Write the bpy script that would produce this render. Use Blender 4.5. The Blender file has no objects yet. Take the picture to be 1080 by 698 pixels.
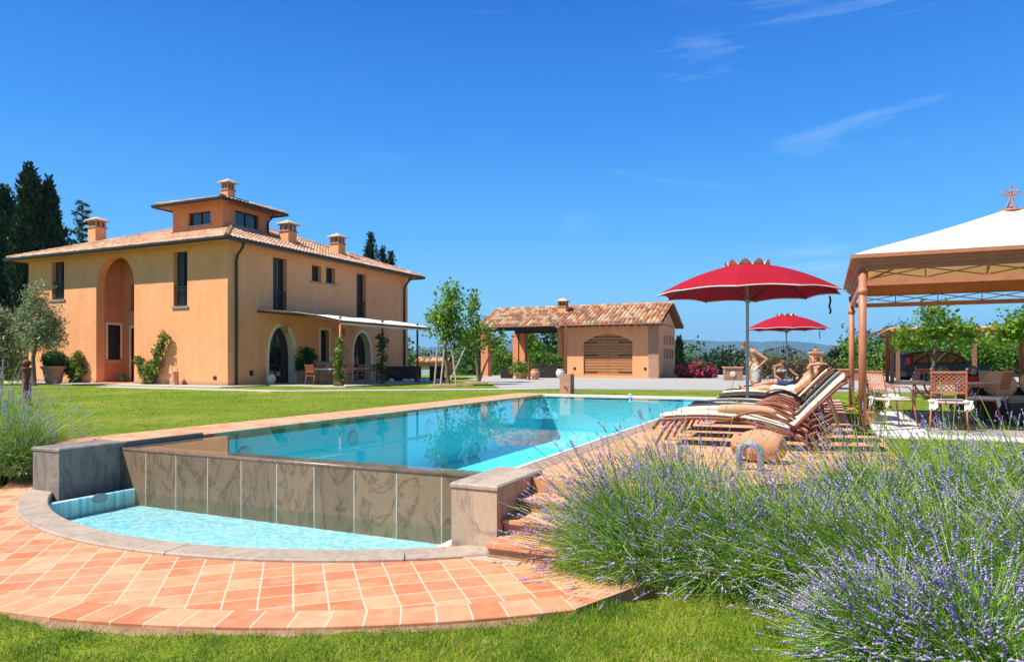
import bpy, bmesh, math, random
import numpy as np
from mathutils import Vector, Matrix
random.seed(7)
RNG = np.random.default_rng(7)
C = bpy.context.scene.collection
PI = math.pi
# ---------------------------------------------------------------- camera model (estate axes: +Y runs along the pool)
FX, HZ, CH, cs, sn = 720.0, 381.0, 1.15, 0.909, 0.4166
def atd(px, d, z=0.0):
    x = (px-540)/FX*d
    return Vector((cs*x-sn*d, sn*x+cs*d, z))
def at(px, py, z=0.0):
    return atd(px, FX*(CH-z)/(py-HZ), z)
def onY(px, Y):      # X, depth where the ray of column px meets the plane Y
    t = (px-540)/FX; d = Y/(sn*t+cs); return (cs*t-sn)*d, d
def onX(px, X):
    t = (px-540)/FX; d = X/(cs*t-sn); return (sn*t+cs)*d, d
def zat(py, d): return CH-(py-HZ)*d/FX

# ---------------------------------------------------------------- mesh builder
class MB:
    def __init__(s): s.v=[]; s.f=[]; s.uv=None; s.sm=False
    def add(s, vs, fs):
        o=len(s.v); s.v += [tuple(v) for v in vs]; s.f += [tuple(i+o for i in f) for f in fs]; return s
    def box(s, x0,x1,y0,y1,z0,z1, M=None):
        vs=[Vector(p) for p in ((x0,y0,z0),(x1,y0,z0),(x1,y1,z0),(x0,y1,z0),(x0,y0,z1),(x1,y0,z1),(x1,y1,z1),(x0,y1,z1))]
        if M is not None: vs=[M@v for v in vs]
        return s.add(vs, ((0,3,2,1),(4,5,6,7),(0,1,5,4),(1,2,6,5),(2,3,7,6),(3,0,4,7)))
    def bbox(s, x0,x1,y0,y1,z0,z1, b=0.01, M=None):
        # box with chamfered top edges
        vs=[(x0,y0,z0),(x1,y0,z0),(x1,y1,z0),(x0,y1,z0),(x0,y0,z1-b),(x1,y0,z1-b),(x1,y1,z1-b),(x0,y1,z1-b),
            (x0+b,y0+b,z1),(x1-b,y0+b,z1),(x1-b,y1-b,z1),(x0+b,y1-b,z1)]
        if M is not None: vs=[M@Vector(v) for v in vs]
        return s.add(vs, ((0,3,2,1),(8,9,10,11),(0,1,5,4),(1,2,6,5),(2,3,7,6),(3,0,4,7),(4,5,9,8),(5,6,10,9),(6,7,11,10),(7,4,8,11)))
    def tube(s, pts, r, n=8, cap=True):
        pts=[Vector(p) for p in pts]; m=len(pts)
        rs=r if isinstance(r,(list,tuple)) else [r]*m
        o=len(s.v); prev=None
        for i,p in enumerate(pts):
            t=(pts[min(i+1,m-1)]-pts[max(i-1,0)])
            if t.length<1e-9: t=Vector((0,0,1))
            t.normalize()
            if prev is None:
                a=Vector((0,0,1)) if abs(t.z)<.9 else Vector((1,0,0)); u=t.cross(a).normalized()
            else:
                u=prev-t*prev.dot(t)
                u = u.normalized() if u.length>1e-6 else t.orthogonal().normalized()
            prev=u; w=t.cross(u)
            for k in range(n):
                a=2*PI*k/n; s.v.append(tuple(p+(u*math.cos(a)+w*math.sin(a))*rs[i]))
        for i in range(m-1):
            for k in range(n):
                a=o+i*n+k; b=o+i*n+(k+1)%n; s.f.append((a,b,b+n,a+n))
        if cap:
            s.f.append(tuple(o+k for k in range(n))[::-1]); s.f.append(tuple(o+(m-1)*n+k for k in range(n)))
        return s
    def lathe(s, prof, c=(0,0,0), n=20, M=None, wob=None):
        o=len(s.v); c=Vector(c)
        for (r,z) in prof:
            for k in range(n):
                a=2*PI*k/n; rr=r*(1 if wob is None else wob(a,z))
                v=Vector((rr*math.cos(a),rr*math.sin(a),z))
                if M is not None: v=M@v
                s.v.append(tuple(v+c))
        for i in range(len(prof)-1):
            for k in range(n):
                a=o+i*n+k; b=o+i*n+(k+1)%n; s.f.append((a,b,b+n,a+n))
        s.f.append(tuple(o+k for k in range(n))[::-1]); s.f.append(tuple(o+(len(prof)-1)*n+k for k in range(n)))
        return s
    def ball(s, c, r, n=12, m=8):
        rx,ry,rz = r if isinstance(r,(tuple,list)) else (r,r,r); o=len(s.v)
        for i in range(m+1):
            t=PI*i/m
            for k in range(n):
                a=2*PI*k/n; s.v.append((c[0]+rx*math.sin(t)*math.cos(a),c[1]+ry*math.sin(t)*math.sin(a),c[2]+rz*math.cos(t)))
        for i in range(m):
            for k in range(n):
                a=o+i*n+k; b=o+i*n+(k+1)%n; s.f.append((a,a+n,b+n,b))
        return s
    def prism(s, poly, z0, z1):
        n=len(poly); o=len(s.v)
        s.v += [(p[0],p[1],z0) for p in poly]+[(p[0],p[1],z1) for p in poly]
        s.f.append(tuple(o+i for i in range(n))[::-1]); s.f.append(tuple(o+n+i for i in range(n)))
        for i in range(n): j=(i+1)%n; s.f.append((o+i,o+j,o+n+j,o+n+i))
        return s
    def build(s, name, mat, parent=None, world=True, smooth=False):
        me=bpy.data.meshes.new(name)
        off = Vector(parent['_o']) if (parent is not None and world and '_o' in parent) else None
        vs = s.v if off is None else [(v[0]-off[0],v[1]-off[1],v[2]-off[2]) for v in s.v]
        me.from_pydata(vs,[],s.f)
        if s.uv is not None:
            l=me.uv_layers.new(name='UVMap'); l.data.foreach_set('uv', np.array(s.uv,dtype=np.float32).ravel())
        me.update()
        if smooth or s.sm: me.polygons.foreach_set('use_smooth',[True]*len(me.polygons))
        me.materials.append(mat)
        o=bpy.data.objects.new(name,me); C.objects.link(o)
        if parent is not None:
            o.parent=parent
            if '_o' in parent: o['_o']=list(parent['_o'])
        return o
def npobj(name, V, F, mat, parent=None, smooth=False, k=None):
    """V (n,3), F (m,k) numpy"""
    me=bpy.data.meshes.new(name); k=F.shape[1]
    V=np.asarray(V,dtype=np.float32)
    if parent is not None and '_o' in parent: V=V-np.array(parent['_o'],dtype=np.float32)
    me.vertices.add(len(V)); me.vertices.foreach_set('co',V.ravel())
    me.loops.add(F.size); me.loops.foreach_set('vertex_index',F.ravel().astype(np.int32))
    me.polygons.add(len(F)); me.polygons.foreach_set('loop_start',np.arange(0,F.size,k,dtype=np.int32))
    me.update(calc_edges=True); me.validate()
    if smooth: me.polygons.foreach_set('use_smooth',[True]*len(me.polygons))
    me.materials.append(mat)
    o=bpy.data.objects.new(name,me); C.objects.link(o)
    if parent is not None:
        o.parent=parent
        if '_o' in parent: o['_o']=list(parent['_o'])
    return o
def tag(o, label=None, cat=None, group=None, kind=None):
    if label: o['label']=label
    if cat: o['category']=cat
    if group: o['group']=group
    if kind: o['kind']=kind
    return o
def thing(name, label, cat, loc=(0,0,0), rz=0, group=None, world=True):
    o=bpy.data.objects.new(name,None); C.objects.link(o); o.location=loc; o.rotation_euler=(0,0,rz); o.empty_display_size=.1
    if world: o['_o']=list(loc)
    return tag(o,label,cat,group)
KIDS={}
def copy_tree(o, parent=None):
    c=o.copy(); C.objects.link(c); c.parent=parent
    for ch in [x for x in bpy.data.objects if x.parent==o]: copy_tree(ch,c)
    return c
def dup(root, loc, rz=None, label=None, group=None, scale=None, mats=None):
    c=copy_tree(root); c.location=loc
    if rz is not None: c.rotation_euler=(0,0,rz)
    if scale is not None: c.scale=scale if isinstance(scale,(tuple,list)) else (scale,)*3
    if label: c['label']=label
    if group: c['group']=group
    return c

# ---------------------------------------------------------------- materials
def newmat(name):
    m=bpy.data.materials.new(name); m.use_nodes=True; nt=m.node_tree
    return m, nt, nt.nodes, nt.links, nt.nodes['Principled BSDF']
def ramp(ns, stops, interp='LINEAR'):
    r=ns.new('ShaderNodeValToRGB'); r.color_ramp.interpolation=interp; e=r.color_ramp.elements
    while len(e)<len(stops): e.new(.5)
    for el,(p,c) in zip(e,stops): el.position=p; el.color=(*c,1)
    return r
def mapping(ns, ls, src='Object', rot=0, scale=(1,1,1), loc=(0,0,0)):
    t=ns.new('ShaderNodeTexCoord'); m=ns.new('ShaderNodeMapping'); ls.new(t.outputs[src],m.inputs['Vector'])
    m.inputs['Rotation'].default_value=(0,0,rot); m.inputs['Scale'].default_value=scale; m.inputs['Location'].default_value=loc
    return m.outputs['Vector']
def mixc(ns, ls, a, b, fac, mode='MIX'):
    m=ns.new('ShaderNodeMix'); m.data_type='RGBA'; m.blend_type=mode
    def put(sock,v):
        if isinstance(v,(tuple,list)): sock.default_value=(*v[:3],1)
        elif isinstance(v,(int,float)): sock.default_value=v
        else: ls.new(v,sock)
    put(m.inputs[6],a); put(m.inputs[7],b)
    if isinstance(fac,(int,float)): m.inputs[0].default_value=fac
    else: ls.new(fac,m.inputs[0])
    return m.outputs[2]
def bump(ns, ls, p, h, strength=.3, dist=.01, prev=None):
    b=ns.new('ShaderNodeBump'); b.inputs['Strength'].default_value=strength; b.inputs['Distance'].default_value=dist
    ls.new(h,b.inputs['Height'])
    if prev: ls.new(prev,b.inputs['Normal'])
    ls.new(b.outputs[0],p.inputs['Normal']); return b.outputs[0]
def noise(ns, ls, vec, scale, detail=4, rough=.55, dist=0):
    n=ns.new('ShaderNodeTexNoise'); n.inputs['Scale'].default_value=scale; n.inputs['Detail'].default_value=detail
    n.inputs['Roughness'].default_value=rough; n.inputs['Distortion'].default_value=dist
    if vec is not None: ls.new(vec,n.inputs['Vector'])
    return n.outputs['Fac']
def mottled(name, c1, c2, scale=3, rough=.8, bs=40, bstr=.3, bdist=.005, detail=5, spec=.3, metal=0, stretch=(1,1,1), extra=None):
    m,nt,ns,ls,p=newmat(name); v=mapping(ns,ls,scale=stretch)
    f=noise(ns,ls,v,scale,detail); r=ramp(ns,[(.3,c1),(.7,c2)]); ls.new(f,r.inputs[0])
    col=r.outputs[0]
    if extra:
        f2=noise(ns,ls,v,extra[0],3); r2=ramp(ns,[(extra[2],(0,0,0)),(extra[3],(1,1,1))]); ls.new(f2,r2.inputs[0])
        col=mixc(ns,ls,col,extra[1],r2.outputs[0])
    ls.new(col,p.inputs['Base Color']); p.inputs['Roughness'].default_value=rough
    p.inputs['Specular IOR Level'].default_value=spec; p.inputs['Metallic'].default_value=metal
    if bstr: bump(ns,ls,p,noise(ns,ls,v,bs,4),bstr,bdist)
    return m
def brickmat(name, c1, c2, mortar, bw, rh, ms=.012, rot=0, off=0.0, src='Object', rough=.8, vary=(.6,.25), bstr=.6, loc=(0,0,0), c3=None, squash=None, swap=None):
    m,nt,ns,ls,p=newmat(name); v=mapping(ns,ls,src,rot,loc=loc)
    if swap:   # vertical walls: map (x+y, z)
        sp=ns.new('ShaderNodeSeparateXYZ'); ls.new(v,sp.inputs[0]); a=ns.new('ShaderNodeMath'); ls.new(sp.outputs[0],a.inputs[0]); ls.new(sp.outputs[1],a.inputs[1])
        cb=ns.new('ShaderNodeCombineXYZ'); ls.new(a.outputs[0],cb.inputs[0]); ls.new(sp.outputs[2],cb.inputs[1]); v=cb.outputs[0]
    # wobble the joints a little so no line is ruler-straight
    nz=ns.new('ShaderNodeTexNoise'); nz.inputs['Scale'].default_value=1.3; ls.new(v,nz.inputs['Vector'])
    sub=ns.new('ShaderNodeVectorMath'); sub.operation='SUBTRACT'; ls.new(nz.outputs['Color'],sub.inputs[0]); sub.inputs[1].default_value=(.5,.5,.5)
    sc=ns.new('ShaderNodeVectorMath'); sc.operation='SCALE'; ls.new(sub.outputs[0],sc.inputs[0]); sc.inputs['Scale'].default_value=bw*.10
    ad=ns.new('ShaderNodeVectorMath'); ls.new(v,ad.inputs[0]); ls.new(sc.outputs[0],ad.inputs[1]); vv=ad.outputs[0]
    b=ns.new('ShaderNodeTexBrick'); b.offset=off; b.squash=1; ls.new(vv,b.inputs['Vector'])
    for k,c in (('Color1',(0,0,0)),('Color2',(1,1,1)),('Mortar',(.5,.5,.5))): b.inputs[k].default_value=(*c,1)
    b.inputs['Scale'].default_value=1; b.inputs['Mortar Size'].default_value=ms; b.inputs['Brick Width'].default_value=bw; b.inputs['Row Height'].default_value=rh
    b.inputs['Mortar Smooth'].default_value=.25
    r=ramp(ns,[(0,c1),(.5,c3 or tuple((x+y)/2 for x,y in zip(c1,c2))),(1,c2)]); ls.new(b.outputs['Color'],r.inputs[0])
    n1=noise(ns,ls,vv,7,6,.6); rr=ramp(ns,[(.3,(vary[0],)*3),(.7,(1.15,)*3)]); ls.new(n1,rr.inputs[0])
    col=mixc(ns,ls,r.outputs[0],rr.outputs[0],1.0,'MULTIPLY')
    n3=noise(ns,ls,vv,3.3,6,.7); r3=ramp(ns,[(.52,(0,0,0)),(.70,(.28,.28,.28))]); ls.new(n3,r3.inputs[0]); col=mixc(ns,ls,col,tuple(min(1,x*.5+.36*y) for x,y in zip(mortar,(1.15,.85,.65))),r3.outputs[0])
    n4=noise(ns,ls,vv,2.1,7,.72); r4=ramp(ns,[(.28,(.62,.56,.52)),(.42,(1,1,1))]); ls.new(n4,r4.inputs[0]); col=mixc(ns,ls,col,r4.outputs[0],.8,'MULTIPLY')
    n2=noise(ns,ls,vv,1.1,4); rs=ramp(ns,[(.45,(0,0,0)),(.75,(1,1,1))]); ls.new(n2,rs.inputs[0])
    mf=ns.new('ShaderNodeMath'); mf.operation='MULTIPLY'; ls.new(rs.outputs[0],mf.inputs[0]); mf.inputs[1].default_value=vary[1]
    col=mixc(ns,ls,col,mortar,mf.outputs[0])
    col=mixc(ns,ls,col,mortar,b.outputs['Fac'])
    ls.new(col,p.inputs['Base Color']); p.inputs['Roughness'].default_value=rough; p.inputs['Specular IOR Level'].default_value=.25
    inv=ns.new('ShaderNodeMath'); inv.operation='SUBTRACT'; inv.inputs[0].default_value=1; ls.new(b.outputs['Fac'],inv.inputs[1])
    b1=bump(ns,ls,p,inv.outputs[0],bstr,.006); bump(ns,ls,p,noise(ns,ls,vv,45,3),.25,.004,b1)
    return m
def leafmat(name, stops, rough=.55, trans=.3, big=None, spec=.3):
    """foliage: colour varies leaf by leaf"""
    m,nt,ns,ls,p=newmat(name); g=ns.new('ShaderNodeNewGeometry'); r=ramp(ns,stops); ls.new(g.outputs['Random Per Island'],r.inputs[0])
    col=r.outputs[0]
    if big:
        v=mapping(ns,ls); f=noise(ns,ls,v,big[0],3); rr=ramp(ns,[(.35,big[1]),(.65,big[2])]); ls.new(f,rr.inputs[0]); col=mixc(ns,ls,col,rr.outputs[0],1.0,'MULTIPLY')
    ls.new(col,p.inputs['Base Color']); p.inputs['Roughness'].default_value=rough; p.inputs['Specular IOR Level'].default_value=spec
    if trans:
        t=ns.new('ShaderNodeBsdfTranslucent'); ls.new(col,t.inputs['Color']); mx=ns.new('ShaderNodeMixShader'); mx.inputs[0].default_value=trans
        out=ns['Material Output']; ls.new(p.outputs[0],mx.inputs[1]); ls.new(t.outputs[0],mx.inputs[2]); ls.new(mx.outputs[0],out.inputs['Surface'])
    return m
def plain(name, c, rough=.6, metal=0, spec=.4, var=.12, sc=6):
    return mottled(name, tuple(x*(1-var) for x in c), tuple(x*(1+var) for x in c), sc, rough, 60, .12, .003, 3, spec, metal)
def cloth(name, c, trans=.35, var=.05, tc=None):
    m=plain(name,c,.9,0,.1,var,2); nt=m.node_tree; ns,ls=nt.nodes,nt.links; p=ns['Principled BSDF']
    t=ns.new('ShaderNodeBsdfTranslucent'); t.inputs['Color'].default_value=(*(tc or c),1)
    mx=ns.new('ShaderNodeMixShader'); mx.inputs[0].default_value=trans
    ls.new(p.outputs[0],mx.inputs[1]); ls.new(t.outputs[0],mx.inputs[2]); ls.new(mx.outputs[0],ns['Material Output'].inputs['Surface'])
    return m

def plaster(name, c1, c2):
    m,nt,ns,ls,p=newmat(name); v=mapping(ns,ls)
    f=noise(ns,ls,v,.7,6,.6); r=ramp(ns,[(.3,c1),(.7,c2)]); ls.new(f,r.inputs[0])
    v2=mapping(ns,ls,scale=(3,3,.25)); f2=noise(ns,ls,v2,1.2,5); r2=ramp(ns,[(.35,(.95,.94,.93)),(.65,(1.02,1.02,1.02))]); ls.new(f2,r2.inputs[0])
    col=mixc(ns,ls,r.outputs[0],r2.outputs[0],1.0,'MULTIPLY')
    f5=noise(ns,ls,v,2.6,8,.7); r5=ramp(ns,[(.30,(.90,.87,.84)),(.5,(1,1,1)),(.72,(1.04,1.05,1.06))]); ls.new(f5,r5.inputs[0]); col=mixc(ns,ls,col,r5.outputs[0],1.0,'MULTIPLY')
    ls.new(col,p.inputs['Base Color']); p.inputs['Roughness'].default_value=.9; p.inputs['Specular IOR Level'].default_value=.15
    bump(ns,ls,p,noise(ns,ls,v,25,5),.25,.01); return m
PLAS=plaster('terracotta_plaster',(.80,.345,.16),(.88,.40,.19))
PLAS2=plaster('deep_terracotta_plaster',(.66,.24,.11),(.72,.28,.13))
def tilemat(name, cols):
    m,nt,ns,ls,p=newmat(name); t=ns.new('ShaderNodeTexCoord')
    fl=ns.new('ShaderNodeVectorMath'); fl.operation='FLOOR'; ls.new(t.outputs['UV'],fl.inputs[0])
    w=ns.new('ShaderNodeTexWhiteNoise'); w.noise_dimensions='2D'; ls.new(fl.outputs[0],w.inputs['Vector'])
    n=len(cols); r=ramp(ns,[(i/n,c) for i,c in enumerate(cols)],'CONSTANT'); ls.new(w.outputs['Value'],r.inputs[0])
    v=mapping(ns,ls); f=noise(ns,ls,v,4,5); rr=ramp(ns,[(.3,(.6,.6,.6)),(.7,(1.15,1.15,1.15))]); ls.new(f,rr.inputs[0])
    col=mixc(ns,ls,r.outputs[0],rr.outputs[0],1.0,'MULTIPLY')
    f2=noise(ns,ls,v,2.2,4); r3=ramp(ns,[(.55,(0,0,0)),(.72,(.8,.8,.8))]); ls.new(f2,r3.inputs[0])
    col=mixc(ns,ls,col,(.42,.36,.25),r3.outputs[0])
    ls.new(col,p.inputs['Base Color']); p.inputs['Roughness'].default_value=.9; p.inputs['Specular IOR Level'].default_value=.2
    bump(ns,ls,p,noise(ns,ls,v,30,4),.3,.01); return m
TILE=tilemat('barrel_roof_tile',[(.66,.36,.22),(.70,.43,.28),(.58,.29,.17),(.72,.52,.36),(.66,.39,.25),(.52,.27,.17)])
TILE2=tilemat('old_barrel_roof_tile',[(.50,.20,.09),(.60,.36,.20),(.36,.17,.10),(.62,.45,.29),(.24,.15,.10),(.55,.40,.24),(.47,.16,.07)])
GUT=plain('dark_gutter_metal',(.025,.025,.028),.45)
DARKW=plain('dark_wood',(.06,.03,.018),.55)
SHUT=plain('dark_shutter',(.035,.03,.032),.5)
CREAM=plain('cream_stone',(.80,.66,.46),.8)
GREYST=plain('grey_sill_stone',(.30,.27,.24),.85)
RUSTP=plain('rust_red_paint',(.42,.12,.05),.5)
RUSTD=plain('dark_rust_paint',(.17,.05,.03),.55)
GAZ=plain('terracotta_metal_paint',(.46,.17,.085),.45)
GAZD=plain('brown_metal_paint',(.26,.12,.075),.5)
WHITEC=cloth('white_canvas',(.85,.84,.80),.12)
REDC=cloth('red_canvas',(.34,.012,.026),.05)
TRIMC=cloth('white_trim',(.8,.78,.72),.2)
YELC=cloth('yellow_canvas',(.92,.72,.36),.08)
def glassmat(name, c=(.02,.025,.03), rough=.03):
    m,nt,ns,ls,p=newmat(name); p.inputs['Base Color'].default_value=(*c,1); p.inputs['Roughness'].default_value=rough; p.inputs['Specular IOR Level'].default_value=.9
    v=mapping(ns,ls); bump(ns,ls,p,noise(ns,ls,v,.8,2),.05,.02); return m
PANE=glassmat('window_pane')
def clear(name,tint=(.9,.97,.97),ior=1.45):
    m,nt,ns,ls,p=newmat(name); ns.remove(p); t=ns.new('ShaderNodeBsdfTransparent'); t.inputs[0].default_value=(*tint,1)
    g=ns.new('ShaderNodeBsdfGlossy'); g.inputs['Roughness'].default_value=.02; fr=ns.new('ShaderNodeFresnel'); fr.inputs[0].default_value=ior
    mx=ns.new('ShaderNodeMixShader'); ls.new(fr.outputs[0],mx.inputs[0]); ls.new(t.outputs[0],mx.inputs[1]); ls.new(g.outputs[0],mx.inputs[2])
    ls.new(mx.outputs[0],ns['Material Output'].inputs['Surface']); return m
CLEAR=clear('clear_glass',(.72,.80,.80),1.9)
def watermat(name, tint, sc, strength, sc2):
    m,nt,ns,ls,p=newmat(name); ns.remove(p); v=mapping(ns,ls)
    t=ns.new('ShaderNodeBsdfTransparent'); t.inputs[0].default_value=(*tint,1)
    g=ns.new('ShaderNodeBsdfGlossy'); g.inputs['Roughness'].default_value=.015; fr=ns.new('ShaderNodeFresnel'); fr.inputs[0].default_value=1.21
    b=ns.new('ShaderNodeBump'); b.inputs['Strength'].default_value=strength; b.inputs['Distance'].default_value=.02
    n1=noise(ns,ls,v,sc,3,.5,.4); n2=noise(ns,ls,v,sc2,2,.5); a=ns.new('ShaderNodeMath'); a.operation='MULTIPLY_ADD'; ls.new(n2,a.inputs[0]); a.inputs[1].default_value=.35; ls.new(n1,a.inputs[2])
    ls.new(a.outputs[0],b.inputs['Height']); ls.new(b.outputs[0],g.inputs['Normal']); ls.new(b.outputs[0],fr.inputs['Normal'])
    mx=ns.new('ShaderNodeMixShader'); ls.new(fr.outputs[0],mx.inputs[0]); ls.new(t.outputs[0],mx.inputs[1]); ls.new(g.outputs[0],mx.inputs[2])
    ls.new(mx.outputs[0],ns['Material Output'].inputs['Surface']); return m
STONE_V=None
def slabstone(name, base, vein, dark, sx, off=0, rough=.6, ms=.006, grout=(.45,.42,.36)):
    """veined sandstone slabs, joints every sx metres along X"""
    m,nt,ns,ls,p=newmat(name); v=mapping(ns,ls,loc=(off,0,0))
    sp=ns.new('ShaderNodeSeparateXYZ'); ls.new(v,sp.inputs[0])
    dv=ns.new('ShaderNodeMath'); dv.operation='DIVIDE'; ls.new(sp.outputs[0],dv.inputs[0]); dv.inputs[1].default_value=sx
    fl=ns.new('ShaderNodeMath'); fl.operation='FLOOR'; ls.new(dv.outputs[0],fl.inputs[0])
    w=ns.new('ShaderNodeTexWhiteNoise'); w.noise_dimensions='1D'; ls.new(fl.outputs[0],w.inputs['W'])
    sc=ns.new('ShaderNodeVectorMath'); sc.operation='SCALE'; ls.new(w.outputs['Color'],sc.inputs[0]); sc.inputs['Scale'].default_value=20
    ad=ns.new('ShaderNodeVectorMath'); ls.new(v,ad.inputs[0]); ls.new(sc.outputs[0],ad.inputs[1])
    mp=ns.new('ShaderNodeMapping'); ls.new(ad.outputs[0],mp.inputs[0]); mp.inputs['Rotation'].default_value=(0,.9,.3); mp.inputs['Scale'].default_value=(1.6,1.6,.7)
    f=noise(ns,ls,mp.outputs[0],1.15,9,.62,1.3)
    r=ramp(ns,[(.30,dark),(.38,base),(.47,base),(.50,vein),(.53,base),(.64,tuple(x*1.12 for x in base)),(.70,dark)]); ls.new(f,r.inputs[0])
    rv=ramp(ns,[(0,(.8,.8,.8)),(1,(1.15,1.12,1.08))]); ls.new(w.outputs['Value'],rv.inputs[0])
    col=mixc(ns,ls,r.outputs[0],rv.outputs[0],1.0,'MULTIPLY')
    fine=noise(ns,ls,mp.outputs[0],22,5,.7); rf=ramp(ns,[(.3,(.85,.85,.85)),(.7,(1.1,1.1,1.1))]); ls.new(fine,rf.inputs[0]); col=mixc(ns,ls,col,rf.outputs[0],1.0,'MULTIPLY')
    if ms:
        fr=ns.new('ShaderNodeMath'); fr.operation='FRACT'; ls.new(dv.outputs[0],fr.inputs[0])
        lt=ns.new('ShaderNodeMath'); lt.operation='LESS_THAN'; ls.new(fr.outputs[0],lt.inputs[0]); lt.inputs[1].default_value=ms*2/sx
        col=mixc(ns,ls,col,grout,lt.outputs[0])
    ls.new(col,p.inputs['Base Color']); p.inputs['Roughness'].default_value=rough; p.inputs['Specular IOR Level'].default_value=.35
    bump(ns,ls,p,f,.15,.01); return m
SLAB=slabstone('brown_veined_slab',(.235,.15,.09),(.13,.085,.052),(.085,.058,.04),.57,-.03)
BLOCKM=slabstone('grey_veined_stone',(.50,.37,.26),(.33,.24,.17),(.33,.245,.175),50,0,.55,0)
DARKBLK=slabstone('dark_grey_slate',(.27,.235,.20),(.18,.155,.135),(.20,.175,.15),50,0,.5,0)
RIMM=slabstone('pale_grey_stone_rim',(.45,.355,.275),(.36,.28,.22),(.38,.30,.23),50,0,.75,0)
WEIRM=slabstone('brown_stone_weir',(.22,.14,.095),(.14,.09,.06),(.15,.10,.07),50,0,.3,0)
COTTO=brickmat('diagonal_cotto_paving',(.55,.165,.075),(.70,.32,.17),(.56,.42,.29),.235,.235,.009,rot=-math.radians(42.4),vary=(.82,.22),c3=(.64,.225,.105))
COTTO2=brickmat('square_cotto_paving',(.54,.19,.095),(.67,.34,.20),(.52,.40,.30),.30,.15,.008,off=.5,vary=(.8,.45),c3=(.62,.29,.14))
COTTOB=brickmat('cotto_border',(.54,.17,.08),(.68,.31,.17),(.56,.43,.30),.235,.40,.009,src='UV',vary=(.82,.2),c3=(.62,.225,.11))
BRICK=brickmat('old_brick',(.40,.17,.09),(.52,.27,.16),(.40,.32,.24),.24,.065,.008,off=.5,swap=True,c3=(.46,.21,.12))
GRATE=brickmat('pool_grate',(.48,.31,.23),(.55,.37,.28),(.16,.11,.09),.17,.062,.012,rot=PI/2,off=.5,vary=(.9,.1),bstr=1)
MOSAIC=brickmat('turquoise_mosaic',(.09,.76,.90),(.13,.84,.98),(.15,.80,.92),.025,.025,.0015,vary=(.92,.0),bstr=.1,rough=.3)
MOSAIC2=brickmat('pale_turquoise_mosaic',(.18,.52,.62),(.62,.84,.87),(.50,.74,.79),.045,.045,.004,vary=(.9,.0),bstr=.1,rough=.3)
GRAV=mottled('grey_gravel',(.30,.28,.26),(.52,.50,.47),60,.95,90,.9,.03,6,extra=(.6,(.40,.37,.33),.5,.8))
PATHM=mottled('pale_path_stone',(.42,.37,.30),(.55,.50,.42),5,.9,50,.4,.01)
DIRT=mottled('brown_mulch',(.22,.13,.07),(.36,.24,.14),9,.95,30,.9,.03)
MARBLE=mottled('white_stone_floor',(.70,.68,.64),(.80,.78,.75),1.5,.5,40,.1,.003)
BARK=mottled('grey_brown_bark',(.10,.075,.05),(.20,.16,.11),8,.9,30,.8,.03,stretch=(1,1,.3))
TERRA=mottled('terracotta_pot_clay',(.46,.21,.11),(.58,.31,.19),4,.85,40,.3,.005,extra=(3,(.55,.42,.32),.55,.75))
SILV=plain('pale_painted_pole',(.30,.35,.38),.35,.4)
IRONB=plain('black_iron',(.03,.03,.032),.5)

def grassground():
    m,nt,ns,ls,p=newmat('lawn_turf'); v=mapping(ns,ls)
    f=noise(ns,ls,v,.35,6,.65); r=ramp(ns,[(.3,(.13,.20,.018)),(.5,(.20,.28,.022)),(.72,(.32,.33,.06))]); ls.new(f,r.inputs[0])
    f2=noise(ns,ls,v,9,5,.7); r2=ramp(ns,[(.3,(.55,.6,.5)),(.7,(1.3,1.25,1.2))]); ls.new(f2,r2.inputs[0])
    col=mixc(ns,ls,r.outputs[0],r2.outputs[0],1.0,'MULTIPLY')
    f3=noise(ns,ls,v,60,3,.7); r3=ramp(ns,[(.3,(.6,.6,.6)),(.7,(1.25,1.25,1.2))]); ls.new(f3,r3.inputs[0])
    col=mixc(ns,ls,col,r3.outputs[0],1.0,'MULTIPLY')
    # far land: fields and scrub, duller
    ls.new(col,p.inputs['Base Color']); p.inputs['Roughness'].default_value=.95; p.inputs['Specular IOR Level'].default_value=.1
    b1=bump(ns,ls,p,f2,.5,.05); bump(ns,ls,p,f3,.8,.03,b1); return m
TURF=grassground()
BLADE=leafmat('grass_blade',[(0,(.11,.22,.012)),(.4,(.19,.34,.02)),(.72,(.29,.41,.04)),(.88,(.42,.44,.10)),(1,(.52,.43,.19))],.5,.4,(1.7,(.58,.72,.55),(1.55,1.22,1.3)))

# ---------------------------------------------------------------- world, sun, camera
L=Vector((.44,.50,-1.0)).normalized(); SV=-L
elev=math.asin(SV.z); az=math.atan2(SV.x,SV.y)
sc=bpy.context.scene
w=bpy.data.worlds.new('World'); sc.world=w; w.use_nodes=True; ns,ls=w.node_tree.nodes,w.node_tree.links
bg=ns['Background']; sky=ns.new('ShaderNodeTexSky'); sky.sky_type='NISHITA'; sky.sun_disc=False
sky.sun_elevation=elev; sky.sun_rotation=az; sky.altitude=300; sky.air_density=1.0; sky.dust_density=.25; sky.ozone_density=2.5
tc=ns.new('ShaderNodeTexCoord')
hs=ns.new('ShaderNodeHueSaturation'); hs.inputs['Saturation'].default_value=1.38; hs.inputs['Hue'].default_value=.495; ls.new(sky.outputs[0],hs.inputs['Color'])
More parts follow.
